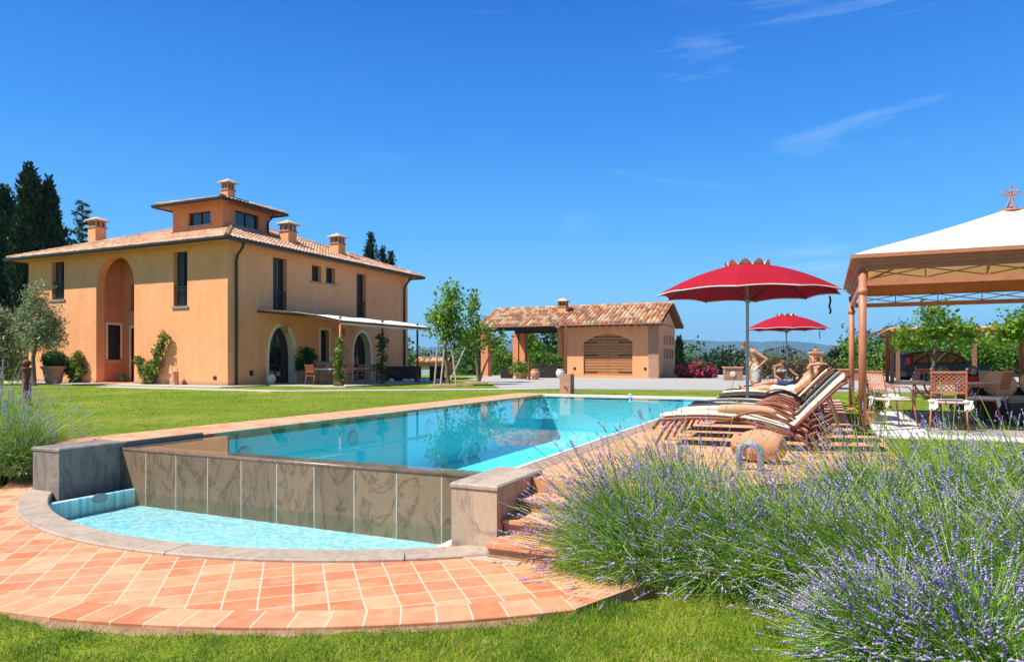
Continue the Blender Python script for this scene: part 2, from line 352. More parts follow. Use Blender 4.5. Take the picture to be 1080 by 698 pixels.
# thin cirrus
mp=ns.new('ShaderNodeMapping'); ls.new(tc.outputs['Generated'],mp.inputs[0]); mp.inputs['Scale'].default_value=(1.2,2.2,9); mp.inputs['Rotation'].default_value=(.15,.1,.5); mp.inputs['Location'].default_value=(.3,1.7,.2)
cn=ns.new('ShaderNodeTexNoise'); ls.new(mp.outputs[0],cn.inputs[0]); cn.inputs['Scale'].default_value=1.6; cn.inputs['Detail'].default_value=7; cn.inputs['Roughness'].default_value=.62; cn.inputs['Distortion'].default_value=.8
cr=ramp(ns,[(.57,(0,0,0)),(.82,(.42,.42,.42))]); ls.new(cn.outputs['Fac'],cr.inputs[0])
sp_=ns.new('ShaderNodeSeparateXYZ'); ls.new(tc.outputs['Generated'],sp_.inputs[0])
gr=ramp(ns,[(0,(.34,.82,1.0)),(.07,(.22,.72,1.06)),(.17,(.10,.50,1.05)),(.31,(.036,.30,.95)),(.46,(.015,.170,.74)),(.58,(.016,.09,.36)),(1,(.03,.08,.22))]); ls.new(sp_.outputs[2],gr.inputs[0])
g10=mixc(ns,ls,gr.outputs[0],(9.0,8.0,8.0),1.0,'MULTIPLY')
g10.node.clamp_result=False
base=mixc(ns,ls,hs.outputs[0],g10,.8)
mk=ns.new('ShaderNodeMapRange'); ls.new(sp_.outputs[0],mk.inputs[0]); mk.inputs[1].default_value=-.62; mk.inputs[2].default_value=-.42
cm=ns.new('ShaderNodeMath'); cm.operation='MULTIPLY'; ls.new(cr.outputs[0],cm.inputs[0]); ls.new(mk.outputs[0],cm.inputs[1])
cl=mixc(ns,ls,base,(5.5,7.2,8.6),cm.outputs[0])
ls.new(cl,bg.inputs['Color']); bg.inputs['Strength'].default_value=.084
sun=bpy.data.lights.new('sun','SUN'); sun.energy=5.0; sun.angle=math.radians(.53); sun.color=(1,.95,.86)
so=bpy.data.objects.new('sun',sun); C.objects.link(so); so.rotation_euler=L.to_track_quat('-Z','Y').to_euler()
cam=bpy.data.cameras.new('camera'); co=bpy.data.objects.new('camera',cam); C.objects.link(co); sc.camera=co
co.location=(0,0,CH); co.rotation_euler=(PI/2,0,math.atan2(sn,cs)); cam.lens=24; cam.sensor_width=36; cam.shift_y=32/1080; cam.clip_end=30000; cam.clip_start=.05
sc.view_settings.view_transform='Standard'; sc.view_settings.look='None'; sc.view_settings.exposure=.70
sc.render.engine='CYCLES'
sc.cycles.transparent_max_bounces=12; sc.cycles.max_bounces=8; sc.cycles.caustics_reflective=False; sc.cycles.caustics_refractive=False

# ---------------------------------------------------------------- terrain
PX0,PX1,PY0,PY1=-8.9,-3.05,6.3,22.0     # pool water rectangle
CC=(-5.9,9.15); LOW=-.53
def sm(a,b,x): t=np.clip((x-a)/(b-a),0,1); return t*t*(3-2*t)
def hz(X,Y):
    X=np.asarray(X,float); Y=np.asarray(Y,float)
    e=np.where(X<-8.8, 6.45, np.where(X>-2.0, 8.3+(X+1)*.35, 6.0)); e=np.minimum(e,10.6)
    k=sm(e-.7,e+.7,Y)
    h=LOW-.03+k*(-LOW+.005)
    R=np.hypot(X-CC[0],Y-CC[1])
    h=np.where((R<6.3)&(Y<5.85)&(X>-11.3),-1.5,h)
    D=np.hypot(X,Y); h=h-sm(56,150,D)*6.5-sm(150,700,D)*26
    h=h+(np.sin(X*.05)*np.cos(Y*.043)*1.2)*sm(75,160,D)
    h=h+(np.sin(X*1.7+Y*.6)*np.cos(Y*1.3)*.012+np.sin(X*4.1)*np.sin(Y*3.7)*.006)*(1-sm(40,60,D))
    # gentle shrubby knoll beyond the gate
    return h
def lines(lo,hi,fine_lo,fine_hi,fs,extra):
    a=list(np.arange(fine_lo,fine_hi+1e-6,fs)); x=fine_hi; s=fs
    while x<hi: s*=1.17; x+=s; a.append(min(x,hi))
    x=fine_lo; s=fs
    while x>lo: s*=1.17; x-=s; a.append(max(x,lo))
    return np.array(sorted(set([round(v,4) for v in a if all(abs(v-e)>.04 for e in extra)]+extra)))
xs=lines(-9000,9000,-13,5,.2,[-9.25,-2.7]); ys=lines(-300,9500,1.0,24,.2,[5.45,22.3])
gx,gy=np.meshgrid(xs,ys,indexing='ij'); gz=hz(gx,gy)
V=np.stack([gx,gy,gz],-1).reshape(-1,3); nx,ny=len(xs),len(ys)
i,j=np.meshgrid(np.arange(nx-1),np.arange(ny-1),indexing='ij'); a=(i*ny+j).ravel()
F=np.stack([a,a+ny,a+ny+1,a+1],-1); cx=(xs[i]+xs[i+1]).ravel()/2; cy=(ys[j]+ys[j+1]).ravel()/2
keep=~((cx>-9.25)&(cx<-2.7)&(cy>5.45)&(cy<22.3)); F=F[keep]
lawn=tag(npobj('lawn',V,F,TURF,smooth=True),kind='structure')

# --- paving
def arc(c,R,a0,a1,n): return [(c[0]+R*math.cos(math.radians(a0+(a1-a0)*k/n)),c[1]+R*math.sin(math.radians(a0+(a1-a0)*k/n))) for k in range(n+1)]
def flat(name,poly,z,mat,th=.0,kind='structure'):
    m=MB()
    if th: m.prism(poly,z-th,z)
    else: m.add([(p[0],p[1],z) for p in poly],[tuple(range(len(poly)))])
    return tag(m.build(name,mat),kind=kind)
outer=arc(CC,6.17,-158,-47.5,60); inner=arc(CC,5.06,-48,-136,60)
poly=outer+[(-1.42,5.0),(-1.15,6.1),(-2.60,6.1),(-2.60,5.45)]+inner+[(-9.30,5.45),(-9.30,5.95),(-11.6,6.0)]
flat('lower_paving',poly,LOW,COTTO,.3)
def ring(name,r0,r1,a0,a1,n,z,th,mat,b=.0):
    m=MB(); uv=[]
    for k in range(n+1):
        a=math.radians(a0+(a1-a0)*k/n)
        for r,zz in ((r0,z-th),(r0,z-b),(r0+b,z),(r1-b,z),(r1,z-b),(r1,z-th)):
            m.v.append((CC[0]+r*math.cos(a),CC[1]+r*math.sin(a),zz))
    for k in range(n):
        for q in range(5):
            o=k*6+q; m.f.append((o,o+6,o+7,o+1))
            u0=math.radians((a1-a0)*k/n)*r1; u1=math.radians((a1-a0)*(k+1)/n)*r1; vv=[.02,.03,.05,.35,.37,.38]
            uv+= [(u0,vv[q]),(u1,vv[q]),(u1,vv[q+1]),(u0,vv[q+1])]
    m.uv=uv; return m.build(name,mat)
tag(ring('paving_border',6.175,6.46,-158,-47.5,110,LOW+.004,.3,COTTOB,.006),kind='structure')
m=MB(); m.uv=None
bd=MB(); 
p0=Vector((*arc(CC,6.46,-47.5,-47.5,1)[0],0)); p1=Vector((-1.40,5.02,0)); 
flat('paving_border',[p0[:2],(-1.24,5.1),(-1.0,6.1),(-1.28,6.1),(-1.5,5.06),arc(CC,6.18,-47.5,-47.5,1)[0]],LOW+.004,COTTO2,.3)

# upper deck round the pool
def band(name,x0,x1,y0,y1,z,mat,th=.12,b=.008): 
    m=MB(); m.bbox(x0,x1,y0,y1,z-th,z,b); return tag(m.build(name,mat),kind='structure')
deck=[(-2.73,6.46),(-2.62,6.46),(-2.62,6.2),(-1.0,6.2),(.78,8.2),(.78,11.9),(.42,11.9),(.42,22.8),(-2.73,22.8)]
flat('pool_terrace',deck,0,COTTO2,.14)
flat('pool_terrace',[(-10.15,6.1),(-9.32,6.1),(-9.32,6.4),(-8.965,6.4),(-8.965,7.75),(-8.895,7.75),(-8.895,22.12),(-2.74,22.12),(-2.74,22.8),(-10.15,22.8)],0.0,COTTO2,.14)
for k in range(1,4):
    q=.34*k; z=-.1325*k; n='step'
    pl=[(-2.62,6.19),(-1.0,6.19),(.78,8.19),(.78,10.5),(.78+q,10.5),(.78+q*.95,8.1-q*.25),(-1.0+q*.45,6.2-q),(-2.62,6.2-q)]
    m=MB(); m.prism(pl,z-.035,z); tag(m.build('step_tread',COTTO2),kind='structure')
    qi=q-.03
    pl2=[(-2.62,6.18),(-1.0,6.18),(.77,8.18),(.77,10.5),(.78+qi,10.5),(.78+qi*.95,8.1-qi*.25),(-1.0+qi*.45,6.2-qi),(-2.62,6.2-qi)]
    m=MB(); m.prism(pl2,LOW-.2,z-.036); tag(m.build('step_riser',BRICK),kind='structure')
m=MB(); m.prism([(-2.62,6.23),(-1.0,6.23),(.75,8.23),(.75,10.5),(-2.62,10.5)],LOW-.3,-.142); tag(m.build('terrace_base',BRICK),kind='structure')

# ---------------------------------------------------------------- pool
pool=thing('swimming_pool','long rectangular swimming pool with turquoise mosaic and overflowing near edge','pool',(-6,14,0))
def basin(x0,x1,y0,y1,z0,z1,t=.12):
    m=MB(); m.box(x0-t,x1+t,y0-t,y1+t,z0-t,z0); m.box(x0-t,x0,y0,y1,z0,z1); m.box(x1,x1+t,y0,y1,z0,z1); m.box(x0-t,x1+t,y0-t,y0,z0,z1); m.box(x0-t,x1+t,y1,y1+t,z0,z1); return m
basin(PX0,PX1,PY0+.3,PY1,-1.5,-.05,.04).build('basin',MOSAIC,pool)
m=MB(); m.bbox(PX1,PX1+.07,PY0+.1,PY1+.07,-.12,.012,.01); m.bbox(PX0-.07,PX1,PY1,PY1+.07,-.12,.012,.01); m.build('coping',plain('white_coping',(.62,.62,.60),.5),pool)
m=MB(); m.bbox(PX1+.073,-2.735,6.48,22.1,-.12,.004,.003); m.build('overflow_grate',GRATE,pool)
PL=plain('pool_lamp_rim',(.35,.62,.66),.3)
for yy in (8.6,11.5,14.5,17.5):
    m=MB(); m.lathe([(.17,0),(.17,.02),(.13,.03)],(PX0+.0,yy,-.45),20,Matrix.Rotation(PI/2,3,'Y')); m.build('pool_lamp',PL,pool)
m=MB(); m.bbox(PX0,PX1,PY0,PY0+.34,-1.5,-.045,.02); m.bbox(PX0,PX0+.28,PY0+.345,8.0,-1.5,-.045,.02); m.build('weir_and_reflection_strip',WEIRM,pool,smooth=False)  # front weir, plus an added left strip whose brown imitates the facade's reflection
WAT=watermat('pool_water',(.86,.99,1.0),.9,.03,5)
WAT2=watermat('splash_water',(.82,.97,.99),9,.6,26)
m=MB(); m.add([(PX0,PY0+.03,-.03),(PX1,PY0+.03,-.03),(PX1,PY1,-.03),(PX0,PY1,-.03)],[(0,1,2,3)]); tag(m.build('pool_water',WAT),kind='structure')
wall=thing('retaining_wall','brown veined stone slab wall holding the pool above the splash basin','wall',(-6,6.3,LOW))
m=MB(); m.bbox(-8.74,-3.12,PY0-.05,PY0-.005,-1.3,-.05,.004); m.build('slab_face',SLAB,wall)
m=MB(); m.tube([(-8.74,PY0-.03,-.05),(-3.12,PY0-.03,-.05)],.028,10); m.build('bullnose_coping',WEIRM,wall,smooth=True)
def block(name,label,x0,x1,y0,y1,z0,z1,mat,capmat):
    t=thing(name,label,'stone block',((x0+x1)/2,(y0+y1)/2,z0))
    m=MB(); m.box(x0+.012,x1-.012,y0+.012,y1,z0,z1-.042); m.build('body',mat,t)
    m=MB(); bm=bmesh.new()
    m.bbox(x0,x1,y0,y1+.002,z1-.042,z1,.016); m.build('cap',capmat,t)
    m=MB()
    for zz in (z1-.06,): m.box(x0+.010,x1-.010,y0+.010,y1-.1,zz-.004,zz)
    for (xx,yy) in ((x0+.03,y0),(x1,y0+.03)): pass
    m.build('joint',plain(name+'_joint',(.38,.33,.28),.8),t)
    return t
block('stone_block','brown veined stone block at right end of the overflow wall',-3.11,-2.625,5.42,6.47,LOW-.3,.05,BLOCKM,RIMM)
block('stone_block','dark grey slate block at left end of the overflow wall',-9.3,-8.745,5.42,6.35,LOW-.5,.05,DARKBLK,DARKBLK)
m=MB(); m.bbox(-8.96,-8.905,6.36,7.75,-.10,.03,.006); tag(m.build('slate_kerb',DARKBLK),'narrow dark slate kerb running back from the left block','kerb')
# splash basin below the overflow
sp=thing('splash_basin','half moon shaped lower splash basin with pale turquoise mosaic','basin',(-5.9,5.3,LOW))
for a0,a1 in ((-137,-112.1),(-112,-82.1),(-82,-58.1),(-58,-43.5)):
    rim=ring('rim_slab',4.77,5.08,a0,a1,30,LOW+.03,.5,RIMM,.012); rim.parent=sp; rim.location=(5.9,-5.3,-LOW)
m=MB(); a=arc(CC,4.79,-132,-48.6,60); pts=[p for p in a]; 
pts=[(-8.55,6.26)]+[p for p in a if -8.55<p[0]<-3.0]+[(-3.0,6.26)]
m.prism(pts,-.9,-.785)
n=len(pts)
for k in range(n-1):   # inner curved wall
    (x0,y0),(x1,y1)=pts[k],pts[k+1]
    if k==0: continue
    m.add([(x0,y0,-.8),(x1,y1,-.8),(x1,y1,LOW-.02),(x0,y0,LOW-.02)],[(0,1,2,3)])
m.build('basin',MOSAIC2,sp)
m=MB(); m.bbox(-8.53,-8.45,4.9,6.25,-1.1,LOW-.03,.01); m.build('side_ledge',MOSAIC2,sp)
m=MB(); m.box(-8.74,-8.533,4.7,6.25,-1.1,LOW-.07); m.build('inner_shelf',WEIRM,sp)
m=MB(); m.lathe([(.11,0),(.11,.012),(.08,.018)],(-8.45,5.75,-.60),20,Matrix.Rotation(PI/2,3,'Y')@Matrix.Diagonal((.55,1,1))); m.build('inlet',plain('inlet_grey',(.30,.36,.36),.4),sp)
m=MB(); m.bbox(-3.22,-3.11,5.2,6.25,-1.1,LOW-.0,.01); m.build('side_wall',CREAM,sp)
m=MB(); m.add([(p[0],p[1],-.61) for p in pts],[tuple(range(n))]); tag(m.build('splash_water',WAT2),kind='structure')
m=MB(); m.bbox(-2.9,-2.3,5.12,5.42,LOW-.2,LOW+.012,.005); m.build('corner_slab',RIMM,sp)

# ---------------------------------------------------------------- gravel, path, house pavement
gv=[(-12.5,26.2),(-9.7,26.9),(-3.7,28.2),(2.3,29.3),(40,33),(40,60),(-9.9,60),(-9.9,45.8),(-24,45.8),(-24,43.5),(-17.5,34.5)]
flat('gravel_drive',gv,.012,GRAV,.2)
pth=[(-30.0,20.2),(-19.3,19.9),(-15.3,22.6),(-11.5,25.4),(-9.6,27.2),(-10.6,27.2),(-12.6,26.0),(-15.7,23.6),(-19.5,20.8),(-30,21.1)]
flat('stone_path',pth,.006,PATHM,.1)
flat('house_pavement',[(-42.5,22.0),(-24.2,22.0),(-24.2,24.8),(-19.6,24.8),(-19.6,34.3),(-24.5,34.3),(-24.5,40),(-25.2,40),(-25.2,23.3),(-42.5,23.3)],.02,PATHM,.15)

# ---------------------------------------------------------------- roofs
def roof_slope(m, O, U, Vd, Ln, W, pitch, kL, kR, pu=.25, row=.42, amp=.075, step=.035):
    O,U,Vd=Vector(O),Vector(U),Vector(Vd); nu=int(Ln/pu)*6; nr=int(math.ceil(W/row))
    uvs=[]
    for r in range(nr):
        v0=r*row; v1=min((r+1)*row,W); o=len(m.v)
        for vi,(v,st) in enumerate(((v0,step),(v1,0))):
            for k in range(nu+1):
                u=min(max(k*pu/6,v*kL),Ln-v*kR)
                h=amp*abs(math.cos(PI*(k/6.0)))**.8+st+random.uniform(0,.004)
                P=O+U*u+Vd*v; m.v.append((P.x,P.y,P.z+v*pitch+h))
        for k in range(nu):
            a=o+k; m.f.append((a,a+1,a+nu+2,a+nu+1)); uu=(k+3)//6+.5; uvs+=[(uu,r+.5)]*4
        if r==0:  # drop face at the eave
            o2=len(m.v)
            for k in range(nu+1):
                u=min(max(k*pu/6,0),Ln); P=O+U*u; m.v.append((P.x,P.y,P.z))
            for k in range(nu):
                m.f.append((o2+k,o2+k+1,o+k+1,o+k)); uvs+=[((k+3)//6+.5,r+.5)]*4
        else:     # little riser face closing the step to the row below
            ob=o-(nu+1)
            for k in range(nu):
                m.f.append((ob+k,ob+k+1,o+k+1,o+k)); uvs+=[((k+3)//6+.5,r+.5)]*4
    m.uv=(m.uv or [])+uvs
def ridge_caps(m,a,b,r=.11,seg=.4,lift=.06):
    a,b=Vector(a),Vector(b); n=max(1,int((b-a).length/seg)); d=(b-a)/n
    uv=[]
    for k in range(n):
        p=a+d*k; q=a+d*(k+1.08); f0=len(m.f); m.tube([p+Vector((0,0,lift)),q+Vector((0,0,lift))],[r*1.12,r*.92],8)
        for f in m.f[f0:]: uv+=[(k*1.7+200,.5)]*len(f)
    m.uv=(m.uv or [])+uv
def hip_roof(t,x0,x1,y0,y1,z,pitch,mat=TILE,pu=.25):
    """returns roof object, footprint = eave outline"""
    W=min(x1-x0,y1-y0)/2; m=MB()
    roof_slope(m,(x0,y0,z),(1,0,0),(0,1,0),x1-x0,(y1-y0)/2,pitch,(W/((y1-y0)/2)),(W/((y1-y0)/2)),pu) if False else None
    roof_slope(m,(x0,y0,z),(1,0,0),(0,1,0),x1-x0,W,pitch,1,1,pu)
    roof_slope(m,(x1,y0,z),(0,1,0),(-1,0,0),y1-y0,W,pitch,1,1,pu)
    roof_slope(m,(x1,y1,z),(-1,0,0),(0,-1,0),x1-x0,W,pitch,1,1,pu)
    roof_slope(m,(x0,y1,z),(0,-1,0),(1,0,0),y1-y0,W,pitch,1,1,pu)
    h=W*pitch
    pk=[(x0+W,y0+W,z+h),(x1-W,y0+W,z+h),(x1-W,y1-W,z+h),(x0+W,y1-W,z+h)]
    for c,p in zip(((x0,y0,z),(x1,y0,z),(x1,y1,z),(x0,y1,z)),pk): ridge_caps(m,c,p)
    if (x1-x0)!=(y1-y0): ridge_caps(m,pk[0],pk[2])
    return m.build('roof',mat,t)
def gutter(t,x0,x1,y0,y1,z,r=.09):
    m=MB(); 
    pr=[(0,-.13),(.06,-.15),(.13,-.11),(.15,.0),(.12,.0)]
    q=[(x0,y0),(x1,y0),(x1,y1),(x0,y1)]
    o=[]
    for (du,dz) in [(0,-.02),(.0,-.14),(.05,-.17),(.11,-.15),(.14,-.09),(.14,0.0),(.12,0.0)]:
        base=len(m.v); o.append(base); m.v += [(x0-du,y0-du,z+dz),(x1+du,y0-du,z+dz),(x1+du,y1+du,z+dz),(x0-du,y1+du,z+dz)]
    for a,b in zip(o,o[1:]):
        for k in range(4): m.f.append((a+k,a+(k+1)%4,b+(k+1)%4,b+k))
    return m.build('gutter',GUT,t)

# wall with rectangular or arched openings, as one solid plate. axis='Y' : facade in XZ plane at Y ; axis='X' : facade in YZ plane at X
def plate(name,mat,t,axis,pos,th,u0,u1,z0,z1,openings,out):
    """openings: list of (ua,ub,za,zb,archrise). th goes inwards, out=-1/+1 outward direction"""
    bm=bmesh.new()
    us=sorted(set([u0,u1]+[o[0] for o in openings]+[o[1] for o in openings]))
    zs=sorted(set([z0,z1]+[o[2] for o in openings]+[o[3] for o in openings]))
    m=MB()
    def P(u,z,d):
        c=pos-out*d
        return (u,c,z) if axis=='Y' else (c,u,z)
    def inside(u,z):
        for o in openings:
            if o[0]<u<o[1] and o[2]<z<o[3]: return True
        return False
    for a,b in zip(us,us[1:]):
        for c,d in zip(zs,zs[1:]):
            if inside((a+b)/2,(c+d)/2): continue
            for dd in (0,th): m.add([P(a,c,dd),P(b,c,dd),P(b,d,dd),P(a,d,dd)],[(0,1,2,3)])
    for (a,b,c,d,rise) in openings:
        if rise:   # arch: fill the spandrels between spring line (d-rise) and d
            n=28; sp=d-rise; pts=[]
            for k in range(n+1):
                x=-1+2*k/n
                zz=sp+rise*((max(0,1-abs(x)**2.15))**.5 if rise>.7 else max(0,1-x*x))
                pts.append((a+(b-a)*k/n,zz))
            for k in range(n):
                (ua,za),(ub,zb)=pts[k],pts[k+1]
                for dd in (0,th): m.add([P(ua,za,dd),P(ub,zb,dd),P(ub,d,dd),P(ua,d,dd)],[(0,1,2,3)])
                m.add([P(ua,za,0),P(ub,zb,0),P(ub,zb,th),P(ua,za,th)],[(0,1,2,3)])
            m.add([P(a,c,0),P(a,sp,0),P(a,sp,th),P(a,c,th)],[(0,1,2,3)]); m.add([P(b,c,0),P(b,sp,0),P(b,sp,th),P(b,c,th)],[(0,1,2,3)])
        else:
            m.add([P(a,c,0),P(a,d,0),P(a,d,th),P(a,c,th)],[(0,1,2,3)]); m.add([P(b,c,0),P(b,d,0),P(b,d,th),P(b,c,th)],[(0,1,2,3)])
            m.add([P(a,d,0),P(b,d,0),P(b,d,th),P(a,d,th)],[(0,1,2,3)])
        m.add([P(a,c,0),P(b,c,0),P(b,c,th),P(a,c,th)],[(0,1,2,3)])
    for (a,c,b,d) in ((u0,z0,u0,z1),(u1,z0,u1,z1),(u0,z1,u1,z1)): m.add([P(a,c,0),P(b,d,0),P(b,d,th),P(a,c,th)],[(0,1,2,3)])
    return m.build(name,mat,t)
def archpts(a,b,c,d,rise,n=28,e=0):
    """outline from (a,c) up over the arch to (b,c), grown by e"""
    sp=d-rise; mid=(a+b)/2; hw=(b-a)/2+e; rr=rise+e; o=[(mid-hw,c)]; pw=((2.0,1.0) if rise<.7 else (2.15,.5))
    for k in range(n+1):
        x=-1+2*k/n; o.append((mid+hw*x,sp+rr*(max(0,1-abs(x)**pw[0]))**pw[1]))
    o.append((mid+hw,c)); return o
class Fac:
    """helper putting things on a facade plane: local (u,z,depth inwards)"""
    def __init__(s,axis,pos,out): s.axis,s.pos,s.out=axis,pos,out
    def p(s,u,z,d): c=s.pos-s.out*d; return (u,c,z) if s.axis=='Y' else (c,u,z)
    def box(s,m,u0,u1,z0,z1,d0,d1):
        a=s.p(u0,z0,d0); b=s.p(u1,z1,d1); m.box(min(a[0],b[0]),max(a[0],b[0]),min(a[1],b[1]),max(a[1],b[1]),min(a[2],b[2]),max(a[2],b[2]))
    def strip(s,m,inn,outr,d0,d1):
        n=len(inn)
        for k in range(n-1):
            i0,i1,o0,o1=inn[k],inn[k+1],outr[k],outr[k+1]
            m.add([s.p(*i0,d0),s.p(*i1,d0),s.p(*o1,d0),s.p(*o0,d0)],[(0,1,2,3)])
            m.add([s.p(*i0,d0),s.p(*i1,d0),s.p(*i1,d1),s.p(*i0,d1)],[(0,1,2,3)])
            m.add([s.p(*o0,d0),s.p(*o1,d0),s.p(*o1,d1),s.p(*o0,d1)],[(0,1,2,3)])
    def window(s,t,u0,u1,z0,z1,dep=.28,rail=False,trim=False,sill=True,shutter=True,label=None):
        fw=.05; m=MB(); 
        for (a,b,c,d) in ((u0,u0+fw,z0,z1),(u1-fw,u1,z0,z1),(u0,u1,z0,z0+fw),(u0,u1,z1-fw,z1),((u0+u1)/2-.03,(u0+u1)/2+.03,z0,z1)): s.box(m,a,b,c,d,dep-.05,dep+.02)
        f=m.build('window',DARKW,t)
        m=MB(); s.box(m,u0+fw,u1-fw,z0+fw,z1-fw,dep,dep+.015); m.build('pane',PANE,f)
        if sill: m=MB(); s.box(m,u0-.1,u1+.1,z0-.09,z0-.003,-.07,dep); m.build('sill',GREYST,f)
        if shutter:
            m=MB(); n=int((z1-z0)/.12); mid=u0+(u1-u0)*.52
            s.box(m,u0+.02,mid,z0+.02,z1-.02,dep-.09,dep-.065)
            for k in range(n): s.box(m,u0+.05,mid-.03,z0+.06+k*(z1-z0-.1)/n,z0+.06+(k+.55)*(z1-z0-.1)/n,dep-.105,dep-.09)
            m.build('shutter',SHUT,f)
        if rail:
            m=MB(); zr=z0+.95
            for zz in (z0+.08,zr-.12,zr): s.box(m,u0,u1,zz-.015,zz+.015,.05,.08)
            k=u0+.06
            while k<u1: s.box(m,k-.008,k+.008,z0+.08,zr,.057,.073); k+=.11
            m.build('railing',IRONB,f)
        if trim:
            m=MB(); e=.12
            for (a,b,c,d) in ((u0-e,u0,z0-e*.4,z1+e),(u1,u1+e,z0-e*.4,z1+e),(u0,u1,z1,z1+e),(u0-e,u1+e,z0-e,z0-.004)): s.box(m,a,b,c,d,-.025,dep-.06 if c>=z1 or a>=u1 or b<=u0 else .1)
            m.build('trim',CREAM,f)
        return f
    def archdoor(s,t,u0,u1,z0,z1,rise,dep=.45):
        inn=archpts(u0,u1,z0,z1,rise); outr=archpts(u0,u1,z0,z1,rise,e=.17)
        m=MB(); s.strip(m,archpts(u0,u1,z0,z1,rise,e=-.002),outr,-.025,.1)
        tr=m.build('door_surround',CREAM,t)
        m=MB()  # cream reveal
        for k in range(len(inn)-1): m.add([s.p(*archpts(u0,u1,z0,z1,rise,e=-.006)[k],0.0),s.p(*archpts(u0,u1,z0,z1,rise,e=-.006)[k+1],0.0),s.p(*archpts(u0,u1,z0,z1,rise,e=-.006)[k+1],dep),s.p(*archpts(u0,u1,z0,z1,rise,e=-.006)[k],dep)],[(0,1,2,3)])
        m.build('reveal',CREAM,tr)
        m=MB(); s.strip(m,archpts(u0,u1,z0,z1,rise,e=-.10),archpts(u0,u1,z0,z1,rise),dep-.03,dep+.03)
        for u in (u0+(u1-u0)*k for k in (.25,.5,.75)):
            x=2*(u-(u0+u1)/2)/(u1-u0); top=z1-rise+rise*(1-abs(x)**2.15)**.5; s.box(m,u-.045,u+.045,z0,top-.01,dep-.025,dep+.03)
        for zz in (z0+.08,z0+.9,z0+1.9): s.box(m,u0+.05,u1-.05,zz-.04,zz+.04,dep-.02,dep+.025)
        d=m.build('door',DARKW,t)
        m=MB(); o=archpts(u0,u1,z0,z1,rise,e=-.02); n=len(o); m.add([s.p(*q,dep+.01) for q in o],[tuple(range(n))]); m.build('pane',PANE,d)
        m=MB(); um=(u0+u1)/2+.06; s.box(m,um,um+.02,z0+1.0,z0+1.14,dep-.08,dep-.05); m.build('handle',plain('brass_handle',(.45,.32,.12),.35,.8),d)
def chimney(t,x,y,z0,z1,w=.72,parent=None,name='chimney'):
    m=MB(); h=w/2; zb=z1-.26; zo=zb-.36
    m.box(x-h,x+h,y-h,y+h,z0,zo-.05); 
    c=m.build(name,PLAS,parent or t)
    m=MB(); m.bbox(x-h-.05,x+h+.05,y-h-.05,y+h+.05,zo-.05,zo+.02,.01)
    for sx in (-1,-.0,1):
        for sy in (-1,0,1):
            if sx==0 and sy==0: continue
            m.box(x+sx*(h-.07)-.055,x+sx*(h-.07)+.055,y+sy*(h-.07)-.055,y+sy*(h-.07)+.055,zo+.02,zb)
    m.box(x-h*.35,x+h*.35,y-h*.35,y+h*.35,zo+.02,zb-.01)
    m.build('chimney_vents',BRICK,c)
    m=MB(); e=h+.14; m.box(x-e,x+e,y-e,y+e,zb,zb+.05)
    m.add([(x-e,y-e,zb+.052),(x+e,y-e,zb+.052),(x+e,y+e,zb+.052),(x-e,y+e,zb+.052),(x,y,z1+.03)],[(0,1,4),(1,2,4),(2,3,4),(3,0,4)])
    m.build('chimney_cap',mottled('cap_stone',(.48,.33,.22),(.62,.47,.34),5),c)
    return c
def pipe(t,pts,r=.055,mat=GUT,name='downpipe'):
    m=MB(); m.tube(pts,r,10); return m.build(name,mat,t,smooth=True)

# ---------------------------------------------------------------- villa
HX0,HX1,HY0,HY1=-40.4,-25.3,23.4,38.5; EZ=6.72
villa=thing('villa','large terracotta villa with tiled hip roof, square tower and arched loggia','house',(HX1,HY0,0))
fr=Fac('Y',HY0,-1); rt=Fac('X',HX1,1)
def fx(px): return onY(px,HY0)[0]
def fz(px,py): return zat(py,onY(px,HY0)[1])
def ry(px): return onX(px,HX1)[0]
def rz_(px,py): return zat(py,onX(px,HX1)[1])
w1=(fx(54.5),fx(67.7),fz(60,316),fz(60,276)); w2=(fx(183),fx(197.5),fz(190,323),fz(190,265)); lg=(fx(101.5),fx(141.5),.05,fz(122,270))
plate('front_wall',PLAS,villa,'Y',HY0,.45,HX0,HX1-.455,0,EZ,[(*w1[:2],w1[2],w1[3],0),(*w2,0),(*lg,1.5)],-1)
wa=(ry(288),ry(302.5),rz_(295,327),rz_(295,272)); wb=(ry(376),ry(386),rz_(381,335),rz_(381,289))
s1=(ry(329),ry(339),rz_(334,297),rz_(334,280)); s2=(ry(344),ry(353.5),rz_(349,299),rz_(349,282.5))
gw=(ry(338),ry(347),rz_(342,381),rz_(342,348)); d1=(ry(283.5),ry(310.5),.03,rz_(297,344.5)); d2=(ry(372.5),ry(391),.03,rz_(381,351))
plate('side_wall',PLAS,villa,'X',HX1,.45,HY0,HY1,0,EZ-.002,[(*wa,0),(*wb,0),(*s1,0),(*s2,0),(*gw,0),(*d1,1.5),(*d2,1.5)],1)
m=MB(); m.box(HX0,HX0+.4,HY0+.46,HY1,0,EZ); m.box(HX0+.4,HX1-.46,HY1-.4,HY1,0,EZ); m.build('rear_wall',PLAS,villa)
m=MB(); m.box(HX0+.1,HX1-.1,HY0+.5,HY1-.1,EZ-.1,EZ-.01); m.box(HX0-.7,HX1+.7,HY0-.7,HY1+.7,EZ-.0,EZ+.06); m.build('soffit',mottled('soffit_brick',(.42,.22,.12),(.52,.30,.18),5),villa)
